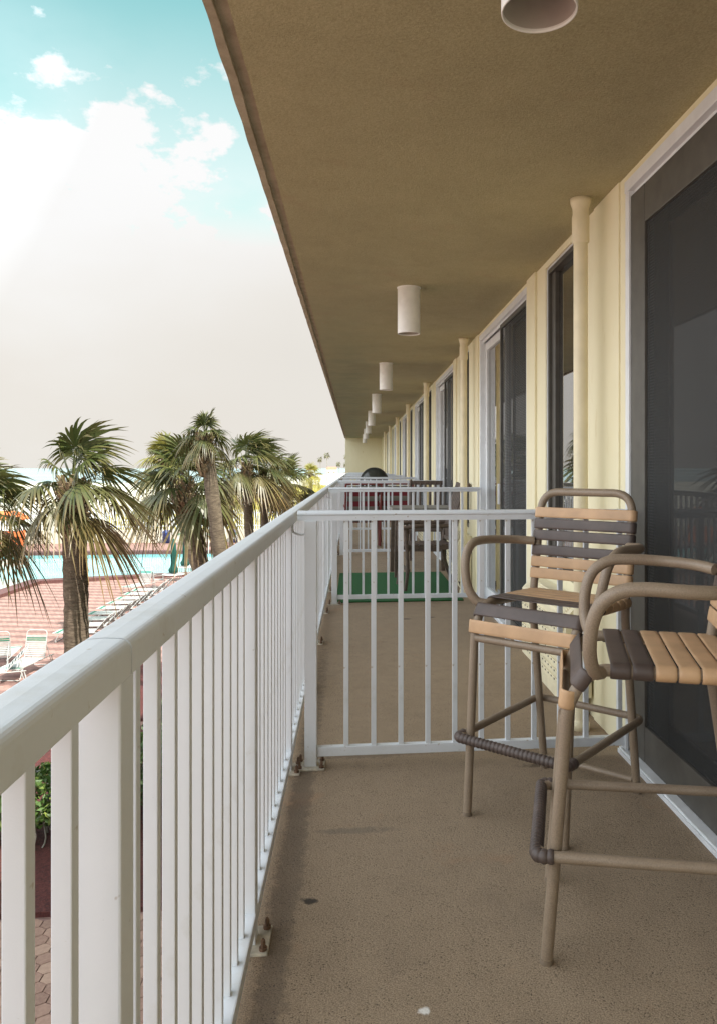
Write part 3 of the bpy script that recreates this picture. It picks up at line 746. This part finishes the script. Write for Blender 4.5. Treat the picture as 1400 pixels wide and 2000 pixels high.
def boots_mb(top, r, hgt, seed):
    rg = random.Random(seed); mb = MB()
    for i in range(int(120*hgt)):
        a = i*2.4+rg.uniform(-.2, .2); z = top.z-hgt+hgt*i/(120*hgt); q = r*rg.uniform(.85, 1.0)
        o = Vector((top.x+q*math.cos(a), top.y+q*math.sin(a), z)); out = Vector((math.cos(a), math.sin(a), 0))
        e = o+out*rg.uniform(.04, .11)+Vector((rg.uniform(-.03, .03), rg.uniform(-.03, .03), rg.uniform(.06, .18)))
        mb.bar(o-out*.03-Vector((0, 0, .06)), e, rg.uniform(.045, .085), .016, 0, out)
    return mb
def palm(name_lab, x, y, zc, size, r, seed, nleaf=30, wind=(.12, 0), green=.4, yellow=0, lean=(0, 0), skirt=.6, bx=0, boots=.6, up=1.0, cat='palm tree'):
    rg = random.Random(seed)
    p = empty('palm_tree', (x+bx, y, GZ), 0, name_lab, cat, 'palms between the balcony and the pool')
    base = Vector((0, 0, 0)); top = Vector((-bx, 0, zc-GZ))
    trunk_mb(base, top, r*1.02, r*.95, seed, lean).build('trunk', M['bark'], p)
    if boots: boots_mb(top+Vector((0, 0, .05)), r*1.05, boots, seed+1).build('boots', M['boot'], p)
    mb = MB()
    for i in range(nleaf):
        f = i/(nleaf-1)                       # 0 youngest, upright; 1 oldest, hanging
        az = i*2.399+rg.uniform(-.25, .25)
        el = R(86-104*f**.9*up+rg.uniform(-10, 10)); el = max(el, R(-14+rg.uniform(-10, 8)))
        L = size*(.46+.04*f)*rg.uniform(.8, 1.12); Rf = size*(.62-.03*f)*rg.uniform(.85, 1.1)
        brown = max(0, (f-.45)*1.25*skirt+rg.uniform(-.1, .15))
        fan_leaf(mb, top+Vector((0, 0, .10-.30*f)), az, el, L, Rf, .42+.85*f, brown, green+.18*(1-f)+rg.uniform(-.15, .15), yellow*rg.uniform(.5, 1.2), rg, wind)
    mb.build('crown', M['palmleaf'], p, True)
    return p
palm('fan palm nearest the balcony, thick rough trunk rising in front of the pool', -4.25, 12.18, .98, 1.20, .172, 11, 20, (.30, .0), .36, 0, (.03, 0), .85, .03, .85)
palm('fan palm whose brown tipped fronds enter at the left edge of the photo', -6.0, 12.86, .62, 1.20, .165, 23, 22, (.16, 0), .34, 0, (0, 0), .95, 0, .6)
palm('tallest fan palm with small tufted crown and shaggy trunk top', -3.66, 19.46, 2.02, .78, .165, 37, 22, (.04, 0), .34, 0, (.02, 0), .35, .75, 1.0, .78)
palm('broad fan palm with drooping fronds just left of the tallest palm', -4.45, 21.05, .82, 1.75, .19, 41, 26, (-.02, 0), .36, .0, (0, 0), .8, 1.0, .9)
palm('fan palm with yellow new fronds at its top behind the drooping one', -6.45, 27.28, 1.45, 1.15, .19, 53, 18, (0, 0), .5, .35, (0, 0), .5, 1.7, .5)
palm('wind bent fan palm to the right of the tallest palm, slim trunk', -4.05, 29.55, 1.35, 1.75, .165, 61, 22, (.30, 0), .34, 0, (0, 0), .9, .26, .5)
palm('fan palm with short trunk between two wind bent palms', -3.62, 31.52, 1.10, 1.5, .155, 67, 20, (.28, 0), .34, 0, (0, 0), .9, .05, .5)
palm('low fan palm nearest the railing end of the row', -2.85, 33.45, .50, 1.5, .17, 71, 22, (.2, 0), .38, .05, (0, 0), .8, -.25, .5)
palm('young slim palm on the far pool terrace', -9.07, 58.2, -.9, 1.5, .13, 83, 22, (.1, 0), .4, .1, (0, 0), .6, 0, .3)
palm('golden leaved small palm by the dunes', -2.59, 46.5, .85, .85, .12, 89, 18, (.06, 0), .7, .6, (0, 0), .7, 0, .2)
for i, (u, v, d) in enumerate([(625, 896, 330), (638, 888, 300), (661, 905, 350), (676, 891, 320), (675, 906, 360)]):
    t = math.atan(.1); r = (u-842)/1500*d; X = d*math.sin(t)+r*math.cos(t); Yp = d*math.cos(t)-r*math.sin(t); Z = 1.25-(v-914)*d/1500
    p = empty('palm_tree', (X, Yp, GZ), 0, ['tiny far palm on the horizon above the golden palm', 'tallest of the tiny far palms on the horizon', 'lowest tiny far palm on the horizon, standing by itself',
        'upper tiny far palm touching the end wall', 'lower tiny far palm touching the end wall'][i], 'palm tree', 'far palms on the horizon')
    m = MB(); m.tube([(0, 0, 0), (.3, 0, (Z-GZ)*.5), (0, 0, Z-GZ)], [.16, .12, .10], 6); m.build('trunk', M['fartrunk'], p)
    mb = MB(); rg = random.Random(i+200)
    for k in range(14):
        f = k/13; fan_leaf(mb, Vector((0, 0, Z-GZ)), k*2.4, R(60-110*f), .7, .9, .5+.4*f, .2, .4, 0, rg, (.1, 0), 8)
    mb.build('crown', M['palmleaf'], p, True)
def leafy(mb, c, half, n, sz, rg, shape=2.6):
    for i in range(n):
        while True:
            q = Vector((rg.uniform(-1, 1), rg.uniform(-1, 1), rg.uniform(-1, 1)))
            m = (abs(q.x)**shape+abs(q.y)**shape+abs(q.z)**shape)**(1/shape)
            if .62 < m < 1.02+.18*noise.noise(q*3+Vector(c)): break
        p = Vector((q.x*half[0], q.y*half[1], q.z*half[2]))+Vector(c)
        a = Vector((rg.uniform(-1, 1), rg.uniform(-1, 1), rg.uniform(-.4, 1))).normalized(); b = a.orthogonal().normalized()
        b = Matrix.Rotation(rg.uniform(0, 6.3), 3, a) @ b; s2 = a.cross(b); s_ = sz*rg.uniform(.6, 1.2)
        mb.tint = (0, min(1, max(0, rg.gauss(.5, .25))), 0)
        mb.add([p-b*s_, p+s2*s_*.42, p+b*s_, p-s2*s_*.42], [(0, 1, 2, 3)])
def shrub(x, y, hx, hy, hz, n, lab, seed):
    rg = random.Random(seed); p = empty('shrub', (x, y, GZ), 0, lab, 'shrub', 'shrubs in the mulch bed')
    m = MB(); leafy(m, (0, 0, hz+.28), (hx, hy, hz), n, .065, rg); m.build('foliage', M['hedge'], p, True)
    w = MB()
    for i in range(16):
        a = rg.uniform(0, 6.3); q = rg.uniform(.1, .8)
        w.tube(spline([(q*hx*math.cos(a), q*hy*math.sin(a), 0), (q*hx*1.05*math.cos(a+.2), q*hy*math.sin(a), .22), (q*hx*math.cos(a), q*hy*1.1*math.sin(a+.2), hz+.2)], 3), .014, 5)
    w.build('stem', M['twig'], p)
shrub(-5.05, 12.6, .62, .60, .42, 2600, 'round green shrub seen between the two nearest railing bars', 5)
shrub(-6.5, 12.4, .62, .60, .42, 2200, 'round green shrub at the far left in the mulch bed', 6)
shrub(-3.75, 13.6, .55, 1.0, .42, 2600, 'dark green shrub right of the nearest palm, glimpsed through the railing', 8)
shrub(-3.6, 16.0, .55, .9, .42, 2200, 'green shrub at the far end of the mulch bed', 9)

# ------------------------------------------------------------------ ground, pool, beach, sea
g = MB(); g.sheet([(-900, -900), (900, -900), (900, 900), (-900, 900)], GZ-.35)
tag(g.build('ground', M['sand']), kind='structure')
POOL = [(-16.9, 22.0), (-16.45, 41.0), (-15.1, 41.5), (-10.4, 42.9), (-6.4, 44.0), (-6.4, 54.2), (-44, 54.2), (-44, 22.0)]
def pool_deck():
    # paving around the basin, built as bands that leave the basin open
    m = MB()
    m.sheet([(-60, -40), (1.2, -40), (1.2, 21.6), (-60, 21.6)], GZ)
    m.sheet([(-16.6, 21.6), (1.2, 21.6), (1.2, 43.8), (-6.2, 43.8), (-10.3, 42.7), (-15.0, 41.3), (-16.2, 40.9)], GZ)
    m.sheet([(-6.2, 43.8), (1.2, 43.8), (1.2, 62), (-6.2, 62)], GZ)
    m.sheet([(-60, 54.5), (-6.2, 54.5), (-6.2, 62), (-60, 62)], GZ)
    m.sheet([(-60, 21.6), (-44.3, 21.6), (-44.3, 54.5), (-60, 54.5)], GZ)
    tag(m.build('pool_deck', M['paver']), kind='structure')
pool_deck()
w = MB(); w.sheet(POOL, GZ-.06); tag(w.build('pool_water', M['pool']), kind='structure')
cp = MB()
def coping(pts, wd, z0, z1, closed=False):
    n = len(pts)
    for i in range(n if closed else n-1):
        a, b = Vector((*pts[i], 0)), Vector((*pts[(i+1) % n], 0)); d = (b-a).normalized(); nn = Vector((-d.y, d.x, 0))
        q = [a-d*.0, b+d*.0, b-nn*wd, a-nn*wd]
        cp.prism([(v.x, v.y) for v in q], z0, z1+(i % 2)*.002)
coping(POOL, .75, GZ-.12, GZ+.16, True)
tag(cp.build('pool_coping', M['coping']), 'dark red tiled coping around the turquoise pool', 'pool edge')
# hexagon paving under the near part of the balcony
hx = MB(); rg = random.Random(3); hr = .118
y = 5.0; row = 0
while y < 10.4:
    x = -8.4+(row % 2)*hr*.866*1.03
    while x < -.6:
        hx.tint = (0, rg.random(), 0); q = hr*.955
        pts = [(x+q*math.sin(math.pi/3*k), y+q*math.cos(math.pi/3*k)) for k in range(6)]
        hx.add([(a, b, GZ+.012) for a, b in pts]+[(a*.0+x+(a-x)*1.03, y+(b-y)*1.03, GZ+.004) for a, b in pts], [(5, 4, 3, 2, 1, 0)]+[(k, (k+1) % 6, 6+(k+1) % 6, 6+k) for k in range(6)])
        x += hr*1.732*1.03
    y += hr*1.5*1.03; row += 1
tag(hx.build('paving', M['hex'], None, True), kind='structure')
bd = MB(); bd.box(-8.3, -2.4, 10.45, 17.8, GZ, GZ+.07); bd.box(-6.2, -1.6, 18.3, 23.6, GZ, GZ+.07); bd.box(-5.6, -1.6, 26.8, 34.0, GZ, GZ+.07)
tag(bd.build('mulch_bed', M['mulch']), kind='structure')
# beach, dunes, sea
b = MB(); b.sheet([(-900, 62.5), (300, 62.5), (300, 900), (-900, 900)], GZ-.30); tag(b.build('beach', M['sand']), kind='structure')
se = MB(); se.sheet([(-9000, 150), (-60, 330), (-20, 900), (200, 9000), (-9000, 9000)], GZ-.2); tag(se.build('sea', M['sea']), kind='structure')
d = MB(); nx, ny = 60, 60; vs = []
for i in range(nx+1):
    for j in range(ny+1):
        x = -26+46*i/nx; y = 64+190*j/ny
        e = min(1, i/8, (nx-i)/4, j/4, (ny-j)/6); e = max(0, e)
        vs.append((x+ (y-64)*.045, y, GZ-.32+e*(.9+.9*noise.noise((x*.11, y*.05, 1))+.4*noise.noise((x*.4, y*.2, 4)))))
d.add(vs, [(i*(ny+1)+j, (i+1)*(ny+1)+j, (i+1)*(ny+1)+j+1, i*(ny+1)+j+1) for i in range(nx) for j in range(ny)], 0, True)
tag(d.build('dunes', M['dune']), kind='structure')
tf = MB(); rg = random.Random(12)
for i in range(2600):
    x = rg.uniform(-24, 14); y = 66+rg.random()**1.6*140; z = GZ+.5+.7*noise.noise((x*.11, y*.05, 1)); x += (y-64)*.045
    h_ = rg.uniform(.35, .95); a = rg.uniform(0, 3.14)
    for k in range(3):
        aa = a+k*1.05; dx, dy = math.cos(aa)*.16, math.sin(aa)*.16
        tf.add([(x-dx, y-dy, z-.3), (x+dx, y+dy, z-.3), (x+dx*2.2+rg.uniform(-.2, .2), y+dy*2.2, z+h_), (x-dx*.6, y-dy*.6, z+h_*.8)], [(0, 1, 2, 3)])
tag(tf.build('dune_grass', M['tuft']), kind='stuff')
# low wall and picket fence beyond the terrace
wl = MB(); wl.box(-60, 2, 62.0, 62.3, GZ-.3, GZ+1.0, .01); tag(wl.build('block_wall', M['palewall']), 'low pale block wall behind the pool terrace', 'wall')
pf = empty('picket_fence', (0, 62.15, GZ+1.0), 0, 'white picket fence on top of the low pale wall', 'fence')
m = MB()
for i in range(250):
    x = -44+i*.178; m.box(x-.035, x+.035, -.02, .02, .03, 1.55)
pk = m.build('picket', M['white'], pf); pk['kind'] = 'stuff'
m = MB(); m.box(-45, 1, .021, .06, .25, .33); m.box(-45, 1, .021, .06, 1.25, 1.33); m.build('fence_rail', M['white'], pf)
pm0 = None
for i in range(17):
    if pm0 is None: m = MB(); m.box(-.06, .06, .0605, .18, 0, 1.7, .01); o = pm0 = m.build('fence_post', M['white'], pf)
    else: o = pm0.copy(); col.objects.link(o); o.parent = pf
    o.location = (-44.5+i*2.8, 0, 0)
# ------------------------------------------------------------------ pool furniture
def chaise(back):
    c = empty('sun_lounger')
    fr = MB()
    for sg in (-1, 1):
        fr.tube(fillet([(-.55, sg*.31, .33), (1.28, sg*.31, .33)], .05), .014, 8)
    fr.tube([(1.28, -.31, .33), (1.28, .31, .33)], .014, 8); fr.build('frame', M['lounge'], c)
    for x, q in ((1.05, .16), (-.42, -.1)):
        l = MB(); l.tube(fillet([(x, -.31, .33), (x+q, -.31, .015), (x+q, .31, .015), (x, .31, .33)], .07), .014, 8); l.build('leg', M['lounge'], c)
    s = MB()
    for i in range(23): s.box(-.03+i*.056, .016+i*.056, -.32, .32, .338, .347, 0, 1 if i in (20, 21) else 0)
    s.build('seat', [M['lounge'], M['loungegreen']], c)
    b = MB(); ca, sa = math.cos(R(back)), math.sin(R(back)); o = Vector((-.06, 0, .34)); dr = Vector((-ca, 0, sa)); nn = Vector((sa, 0, ca))
    b.tube(fillet([o+Vector((0, -.3, 0)), o+dr*.78+Vector((0, -.3, 0)), o+dr*.78+Vector((0, .3, 0)), o+Vector((0, .3, 0))], .12), .014, 8)
    for i in range(11): b.obox(o+dr*(.05+i*.056), dr, (0, 1, 0), nn, .018, .305, .005, (1 if i in (8, 9) else 0) if back > 60 else i % 2)
    b.build('backrest', [M['lounge'], M['loungegreen'] if back > 60 else M['loungedark']], c)
    for sg in (-.28, .28): a = MB(); a.tube([o+dr*.45+Vector((0, sg, 0)), (-.5, sg, .05)], .01, 6); a.build('strut', M['lounge'], c)
    return c
c50, c72 = chaise(48), chaise(78)
for i in range(9):
    o = c50 if i == 0 else copy_tree(c50)
    o.location = (-8.70+rnd.uniform(-.05, .05), 27.0+1.12*i, GZ+.001); o.rotation_euler = (0, 0, R(180+rnd.uniform(-3, 3)))
    tag(o, 'white strap sun lounger with green foot stripe, nearest in the long row' if i == 0 else
        'white strap sun lounger, %s in the long row running away along the railing' % ['second', 'third', 'fourth', 'fifth', 'sixth', 'seventh', 'eighth', 'last'][i-1], 'sun lounger', 'sun loungers on the pool deck')
for i, (x, y, rz, src, lab) in enumerate([(-9.25, 23.3, R(262), c72, 'sun lounger with its back upright and green stripe, at the left edge above the cap'),
                                          (-10.3, 23.6, R(100), c72, 'sun lounger with upright back, turned away at the far left edge'),
                                          (-9.5, 22.0, R(200), c50, 'striped sun lounger closest to the balcony, lower left'),
                                          (-10.0, 37.9, R(250), c72, 'lone sun lounger with upright back and green stripe beside the pool end of the row')]):
    o = c72 if i == 0 else copy_tree(src)
    o.location = (x, y, GZ+.001); o.rotation_euler = (0, 0, rz); tag(o, lab, 'sun lounger', 'sun loungers on the pool deck')
def parasol():
    p = empty('closed_parasol')
    m = MB(); m.tube([(0, 0, .02), (0, 0, 2.42)], .022, 10); m.build('pole', M['lounge'], p)
    c = MB(); seg = 40
    wob = lambda a, z: 1+.22*math.sin(a*8+z*2)*min(1, (2.5-z)*1.2)+.06*math.sin(a*3+z*5)
    c.lathe([(0, 2.44), (.03, 2.43), (.06, 2.30), (.105, 2.15), (.115, 1.9), (.125, 1.6), (.11, 1.25), (.13, 1.1), (.20, .92), (.17, .78), (.05, .80)], seg, 0, (0, 0, 0), True, wob)
    c.build('canopy', M['canvasgreen'], p)
    return p
def white_table():
    t = empty('white_table')
    m = MB(); m.lathe([(0, .70), (.52, .70), (.54, .715), (.52, .73), (0, .73)], 32); m.build('tabletop', M['lounge'], t)
    for k in range(4):
        a = R(45+90*k); l = MB(); l.tube([(.36*math.cos(a), .36*math.sin(a), 0), (.30*math.cos(a), .30*math.sin(a), .70)], .018, 8); l.build('leg', M['lounge'], t)
    return t
pr, wt = parasol(), white_table()
for i, (x, y, la, lb) in enumerate([(-8.68, 38.2, 'closed green parasol, left and nearer of the two', 'white round table under the nearer closed parasol'),
                                    (-8.73, 41.0, 'closed green parasol, right and farther of the two', 'white round table under the farther closed parasol')]):
    o = pr if i == 0 else copy_tree(pr); o.location = (x, y, GZ); tag(o, la, 'parasol', 'closed green parasols')
    o = wt if i == 0 else copy_tree(wt); o.location = (x, y, GZ); tag(o, lb, 'table', 'white tables by the pool')
def pool_chair():
    c = empty('pool_chair')
    for sg in (-1, 1):
        f = MB(); f.tube(fillet([(-.28, sg*.27, .85), (-.2, sg*.27, .4), (-.26, sg*.27, .01), (.26, sg*.27, .01), (.24, sg*.27, .62), (-.22, sg*.27, .62)], .07), .014, 8); f.build('leg', M['lounge'], c)
    s = MB()
    for i in range(8): s.box(-.2+i*.055, -.155+i*.055, -.27, .27, .40, .41)
    s.build('seat', M['lounge'], c)
    b = MB()
    for i in range(7): b.obox((-.21-.012*i, 0, .46+.058*i), (0, 0, 1), (0, 1, 0), (1, 0, 0), .021, .27, .005, 1 if i > 3 else 0)
    b.build('backrest', [M['lounge'], M['loungegreen']], c); return c
pc = pool_chair()
for i, (x, y, rz, lab) in enumerate([(-9.5, 38.6, R(20), 'white pool chair with green back straps left of the nearer parasol'), (-8.0, 39.4, R(200), 'white pool chair between the two closed parasols'),
                                     (-13.2, 60.6, R(-80), 'white chair against the pale wall beyond the pool, left'), (-9.3, 60.6, R(-95), 'white chair against the pale wall beyond the pool, right of the palms'),
                                     (-11.0, 60.4, R(-80), 'white chair on the far terrace seen between the palm trunks')]):
    o = pc if i == 0 else copy_tree(pc); o.location = (x, y, GZ); o.rotation_euler = (0, 0, rz); tag(o, lab, 'chair', 'white pool chairs')
def bin_(x, y, lab, q=1):
    o = empty('waste_bin', (x, y, GZ), 0, lab, 'bin', 'blue bins on the far terrace')
    m = MB(); m.lathe([(0, .02), (.26*q, .02), (.30*q, .8), (.31*q, .82)], 20); m.build('body', M['blue'], o)
    l = MB(); l.lathe([(.32*q, .82), (.31*q, .9), (.16*q, 1.02), (0, 1.04)], 20); l.build('lid', M['blue'], o)
bin_(-14.5, 61.4, 'blue bin on the far pool terrace, left of the parasols'); bin_(-9.35, 61.5, 'blue bin on the far terrace, right of the tallest palm trunk')
lpst = empty('lamp_post', (-13.7, 60.0, GZ), 0, 'slim white lamp post behind the nearer closed parasol', 'lamp post')
m = MB(); m.tube([(0, 0, 0), (0, 0, 2.9)], [.07, .05], 10); m.build('pole', M['lounge'], lpst)
m = MB(); m.lathe([(.06, 2.9), (.16, 2.95), (.17, 3.15), (.05, 3.25), (0, 3.26)], 16); m.build('lantern', M['lounge'], lpst)
hr_ = MB()
for q in (0, .45): hr_.tube(fillet([(-9.9+q, 54.9, GZ), (-9.9+q, 55.0, GZ+.95), (-9.9+q, 53.9, GZ+.85), (-9.9+q, 53.7, GZ-.3)], .3), .025, 8)
tag(hr_.build('pool_handrail', M['lounge']), 'curved white handrail at the far pool edge by the palm trunk', 'handrail')
ob = empty('orange_kiosk', (-25.6, 58.5, GZ), 0, 'orange painted stand beyond the pool, half hidden by palm fronds at left', 'kiosk')
m = MB(); m.box(-1.9, 1.6, -.6, .6, 0, 1.25, .02); m.build('counter', M['orange'], ob)
m = MB(); m.add([(-2.1, -.9, 2.1), (1.8, -.9, 2.1), (1.8, .9, 2.1), (-2.1, .9, 2.1), (-2.1, -.9, 2.2), (1.8, -.9, 2.2), (1.8, .9, 2.2), (-2.1, .9, 2.2), (-1.6, 0, 2.75), (1.3, 0, 2.75)],
      [(3, 2, 1, 0), (0, 1, 5, 4), (1, 2, 6, 5), (2, 3, 7, 6), (3, 0, 4, 7), (4, 5, 9, 8), (6, 7, 8, 9), (5, 6, 9), (7, 4, 8)]); m.build('roof', M['orange'], ob)
for x in (-1.8, 1.5):
    for y in (-.55, .55): m = MB(); m.box(x-.05, x+.05, y-.05, y+.05, 1.25, 2.1); m.build('post', M['darkwood'], ob)
# far houses at the end of the beach
for i, (x, y, wd, hh, lab) in enumerate([(-21, 720, 9, 5, 'tiny far beach house with clay coloured roof beyond the dunes'), (-42, 760, 8, 4, 'tiny pale far beach hut beyond the dunes')]):
    o = empty('beach_house', (x, y, GZ), 0, lab, 'house', 'far houses behind the dunes')
    m = MB(); m.box(-wd/2, wd/2, -3, 3, 0, hh, .02); m.build('wall', M['palewall'], o)
    m = MB(); m.add([(-wd/2-.4, -3.4, hh), (wd/2+.4, -3.4, hh), (wd/2+.4, 3.4, hh), (-wd/2-.4, 3.4, hh), (-wd/2, 0, hh+1.8), (wd/2, 0, hh+1.8)], [(3, 2, 1, 0), (0, 1, 5, 4), (2, 3, 4, 5), (1, 2, 5), (3, 0, 4)]); m.build('roof', M['roofred'], o)
    for q in (-.28, .28): m = MB(); m.box(q*wd-.5, q*wd+.5, -3.06, -3.003, 1.2, 2.4); m.build('window', M['glass'], o)

# ------------------------------------------------------------------ sky, sun, camera
SUN_EL, SUN_AZ = R(52), R(128)     # azimuth clockwise from +Y: behind the viewer, over the roof
w = bpy.data.worlds.new('World'); sc.world = w; w.use_nodes = True
t = w.node_tree; nd = t.nodes; bg = nd['Background']; out = nd['World Output']
sky = nd.new('ShaderNodeTexSky'); sky.sky_type = 'NISHITA'; sky.sun_disc = False
sky.sun_elevation = SUN_EL; sky.sun_rotation = SUN_AZ; sky.air_density = 1.0; sky.dust_density = 1.2; sky.ozone_density = 1.6
def mixc(fac, a, b, mode='MIX'):
    n = nd.new('ShaderNodeMix'); n.data_type = 'RGBA'; n.blend_type = mode
    for s_, v in ((n.inputs[0], fac), (n.inputs[6], a), (n.inputs[7], b)):
        if hasattr(v, 'node'): t.links.new(v, s_)
        else: s_.default_value = v
    return n.outputs[2]
def ramp(fac, stops):
    n = nd.new('ShaderNodeValToRGB'); cr = n.color_ramp
    while len(cr.elements) < len(stops): cr.elements.new(.5)
    for e, (p, c) in zip(cr.elements, stops): e.position = p; e.color = (c, c, c, 1) if not hasattr(c, '__len__') else (*c, 1)
    t.links.new(fac, n.inputs['Fac']); return n.outputs['Color']
def mth(op, a, b=None, c=None):
    n = nd.new('ShaderNodeMath'); n.operation = op
    for s_, v in zip(n.inputs, (a, b, c)):
        if v is None: continue
        if hasattr(v, 'node'): t.links.new(v, s_)
        else: s_.default_value = v
    return n.outputs[0]
tc = nd.new('ShaderNodeTexCoord'); sep = nd.new('ShaderNodeSeparateXYZ'); t.links.new(tc.outputs['Generated'], sep.inputs[0])
mp = nd.new('ShaderNodeMapping'); mp.inputs['Scale'].default_value = (1, 1, 1.7); mp.inputs['Location'].default_value = (7.1, 6.3, .4); t.links.new(tc.outputs['Generated'], mp.inputs['Vector'])
n1 = nd.new('ShaderNodeTexNoise'); n1.inputs['Scale'].default_value = 4.2; n1.inputs['Detail'].default_value = 9; n1.inputs['Roughness'].default_value = .56; t.links.new(mp.outputs[0], n1.inputs['Vector'])
n2 = nd.new('ShaderNodeTexNoise'); n2.inputs['Scale'].default_value = 2.1; n2.inputs['Detail'].default_value = 6; n2.inputs['Roughness'].default_value = .55; t.links.new(mp.outputs[0], n2.inputs['Vector'])
n3 = nd.new('ShaderNodeTexNoise'); n3.inputs['Scale'].default_value = 17; n3.inputs['Detail'].default_value = 8; n3.inputs['Roughness'].default_value = .6; t.links.new(mp.outputs[0], n3.inputs['Vector'])
z = sep.outputs['Z']
# cloud bank: solid low down, ragged cumulus tops near 25 degrees, open sky above
tilt = mth('SUBTRACT', mth('SUBTRACT', .335, z), mth('MULTIPLY', sep.outputs['X'], .35))
cover = mth('ADD', mth('MULTIPLY', tilt, 6.0), mth('MULTIPLY', mth('SUBTRACT', n1.outputs['Fac'], .5), 5.0))
cover = mth('ADD', cover, mth('MULTIPLY', mth('SUBTRACT', n3.outputs['Fac'], .5), 3.2))
mask = mth('MAXIMUM', ramp(cover, [(.30, 0), (.80, 1)]), ramp(z, [(.27, 1), (.36, 0)]))
thin = ramp(n2.outputs['Fac'], [(.40, 0), (.62, .75)])
mask = mth('MAXIMUM', mask, mth('MULTIPLY', thin, ramp(z, [(.30, 1), (.50, 0)])))
shade = ramp(n2.outputs['Fac'], [(.3, (.93, .90, .86)), (.62, (1, 1, 1))])
low = ramp(z, [(0, (.86, .825, .765)), (.08, (.89, .86, .81)), (.18, (.965, .955, .935)), (.27, (1, 1, 1))])
cloud = mixc(1, shade, low, 'MULTIPLY')
# a greyer, warmer part of the bank straight ahead along the beach
warm_low = mth('MULTIPLY', ramp(mth('ADD', sep.outputs['X'], .5), [(.12, 0), (.42, 1)]), ramp(z, [(.0, .5), (.14, 1), (.34, 0)]))
cloud = mixc(warm_low, cloud, (.83, .795, .74, 1))
# extra cloud brightness added, mostly out of view to the left, to light the balcony
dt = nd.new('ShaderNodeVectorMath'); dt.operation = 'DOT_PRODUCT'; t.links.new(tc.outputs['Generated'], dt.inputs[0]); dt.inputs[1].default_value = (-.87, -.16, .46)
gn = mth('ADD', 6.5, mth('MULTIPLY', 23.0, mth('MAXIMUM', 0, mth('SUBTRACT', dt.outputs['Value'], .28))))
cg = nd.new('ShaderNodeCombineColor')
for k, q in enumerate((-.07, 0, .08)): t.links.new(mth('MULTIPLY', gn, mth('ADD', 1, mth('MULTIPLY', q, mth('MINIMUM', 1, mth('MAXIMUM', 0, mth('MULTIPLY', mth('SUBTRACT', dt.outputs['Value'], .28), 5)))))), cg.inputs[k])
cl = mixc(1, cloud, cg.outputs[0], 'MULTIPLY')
tint = mixc(1, sky.outputs['Color'], (1.95, 2.55, 1.52, 1), 'MULTIPLY')
t.links.new(mixc(mth('MAXIMUM', mask, ramp(dt.outputs['Value'], [(.40, 0), (.62, .85)])), tint, cl), bg.inputs['Color']); bg.inputs['Strength'].default_value = .07  # added bright patch also covers the clear sky on that side
ld = bpy.data.lights.new('sun', 'SUN'); ld.energy = 4.3; ld.angle = R(.6); ld.color = (1, .965, .90)
so = bpy.data.objects.new('sun', ld); col.objects.link(so)
dv_ = Vector((math.sin(SUN_AZ)*math.cos(SUN_EL), math.cos(SUN_AZ)*math.cos(SUN_EL), math.sin(SUN_EL)))
so.rotation_euler = dv_.to_track_quat('Z', 'Y').to_euler()
cd = bpy.data.cameras.new('camera'); co = bpy.data.objects.new('camera', cd); col.objects.link(co)
cd.sensor_fit = 'VERTICAL'; cd.sensor_height = 36; cd.lens = 1500/2000*36
co.location = (0, 0, 1.25); co.rotation_euler = (R(90), 0, -math.atan(.1))
cd.shift_x = -142/2000; cd.shift_y = -86/2000
cd.clip_start = .05; cd.clip_end = 20000
sc.camera = co
sc.view_settings.view_transform = 'Standard'; sc.view_settings.look = 'None'; sc.view_settings.gamma = 1
sc.view_settings.exposure = 1.1
sc.render.engine = 'CYCLES'
sc.cycles.max_bounces = 10; sc.cycles.diffuse_bounces = 6; sc.cycles.transparent_max_bounces = 12
sc.cycles.use_denoising = True; sc.cycles.sample_clamp_indirect = 6
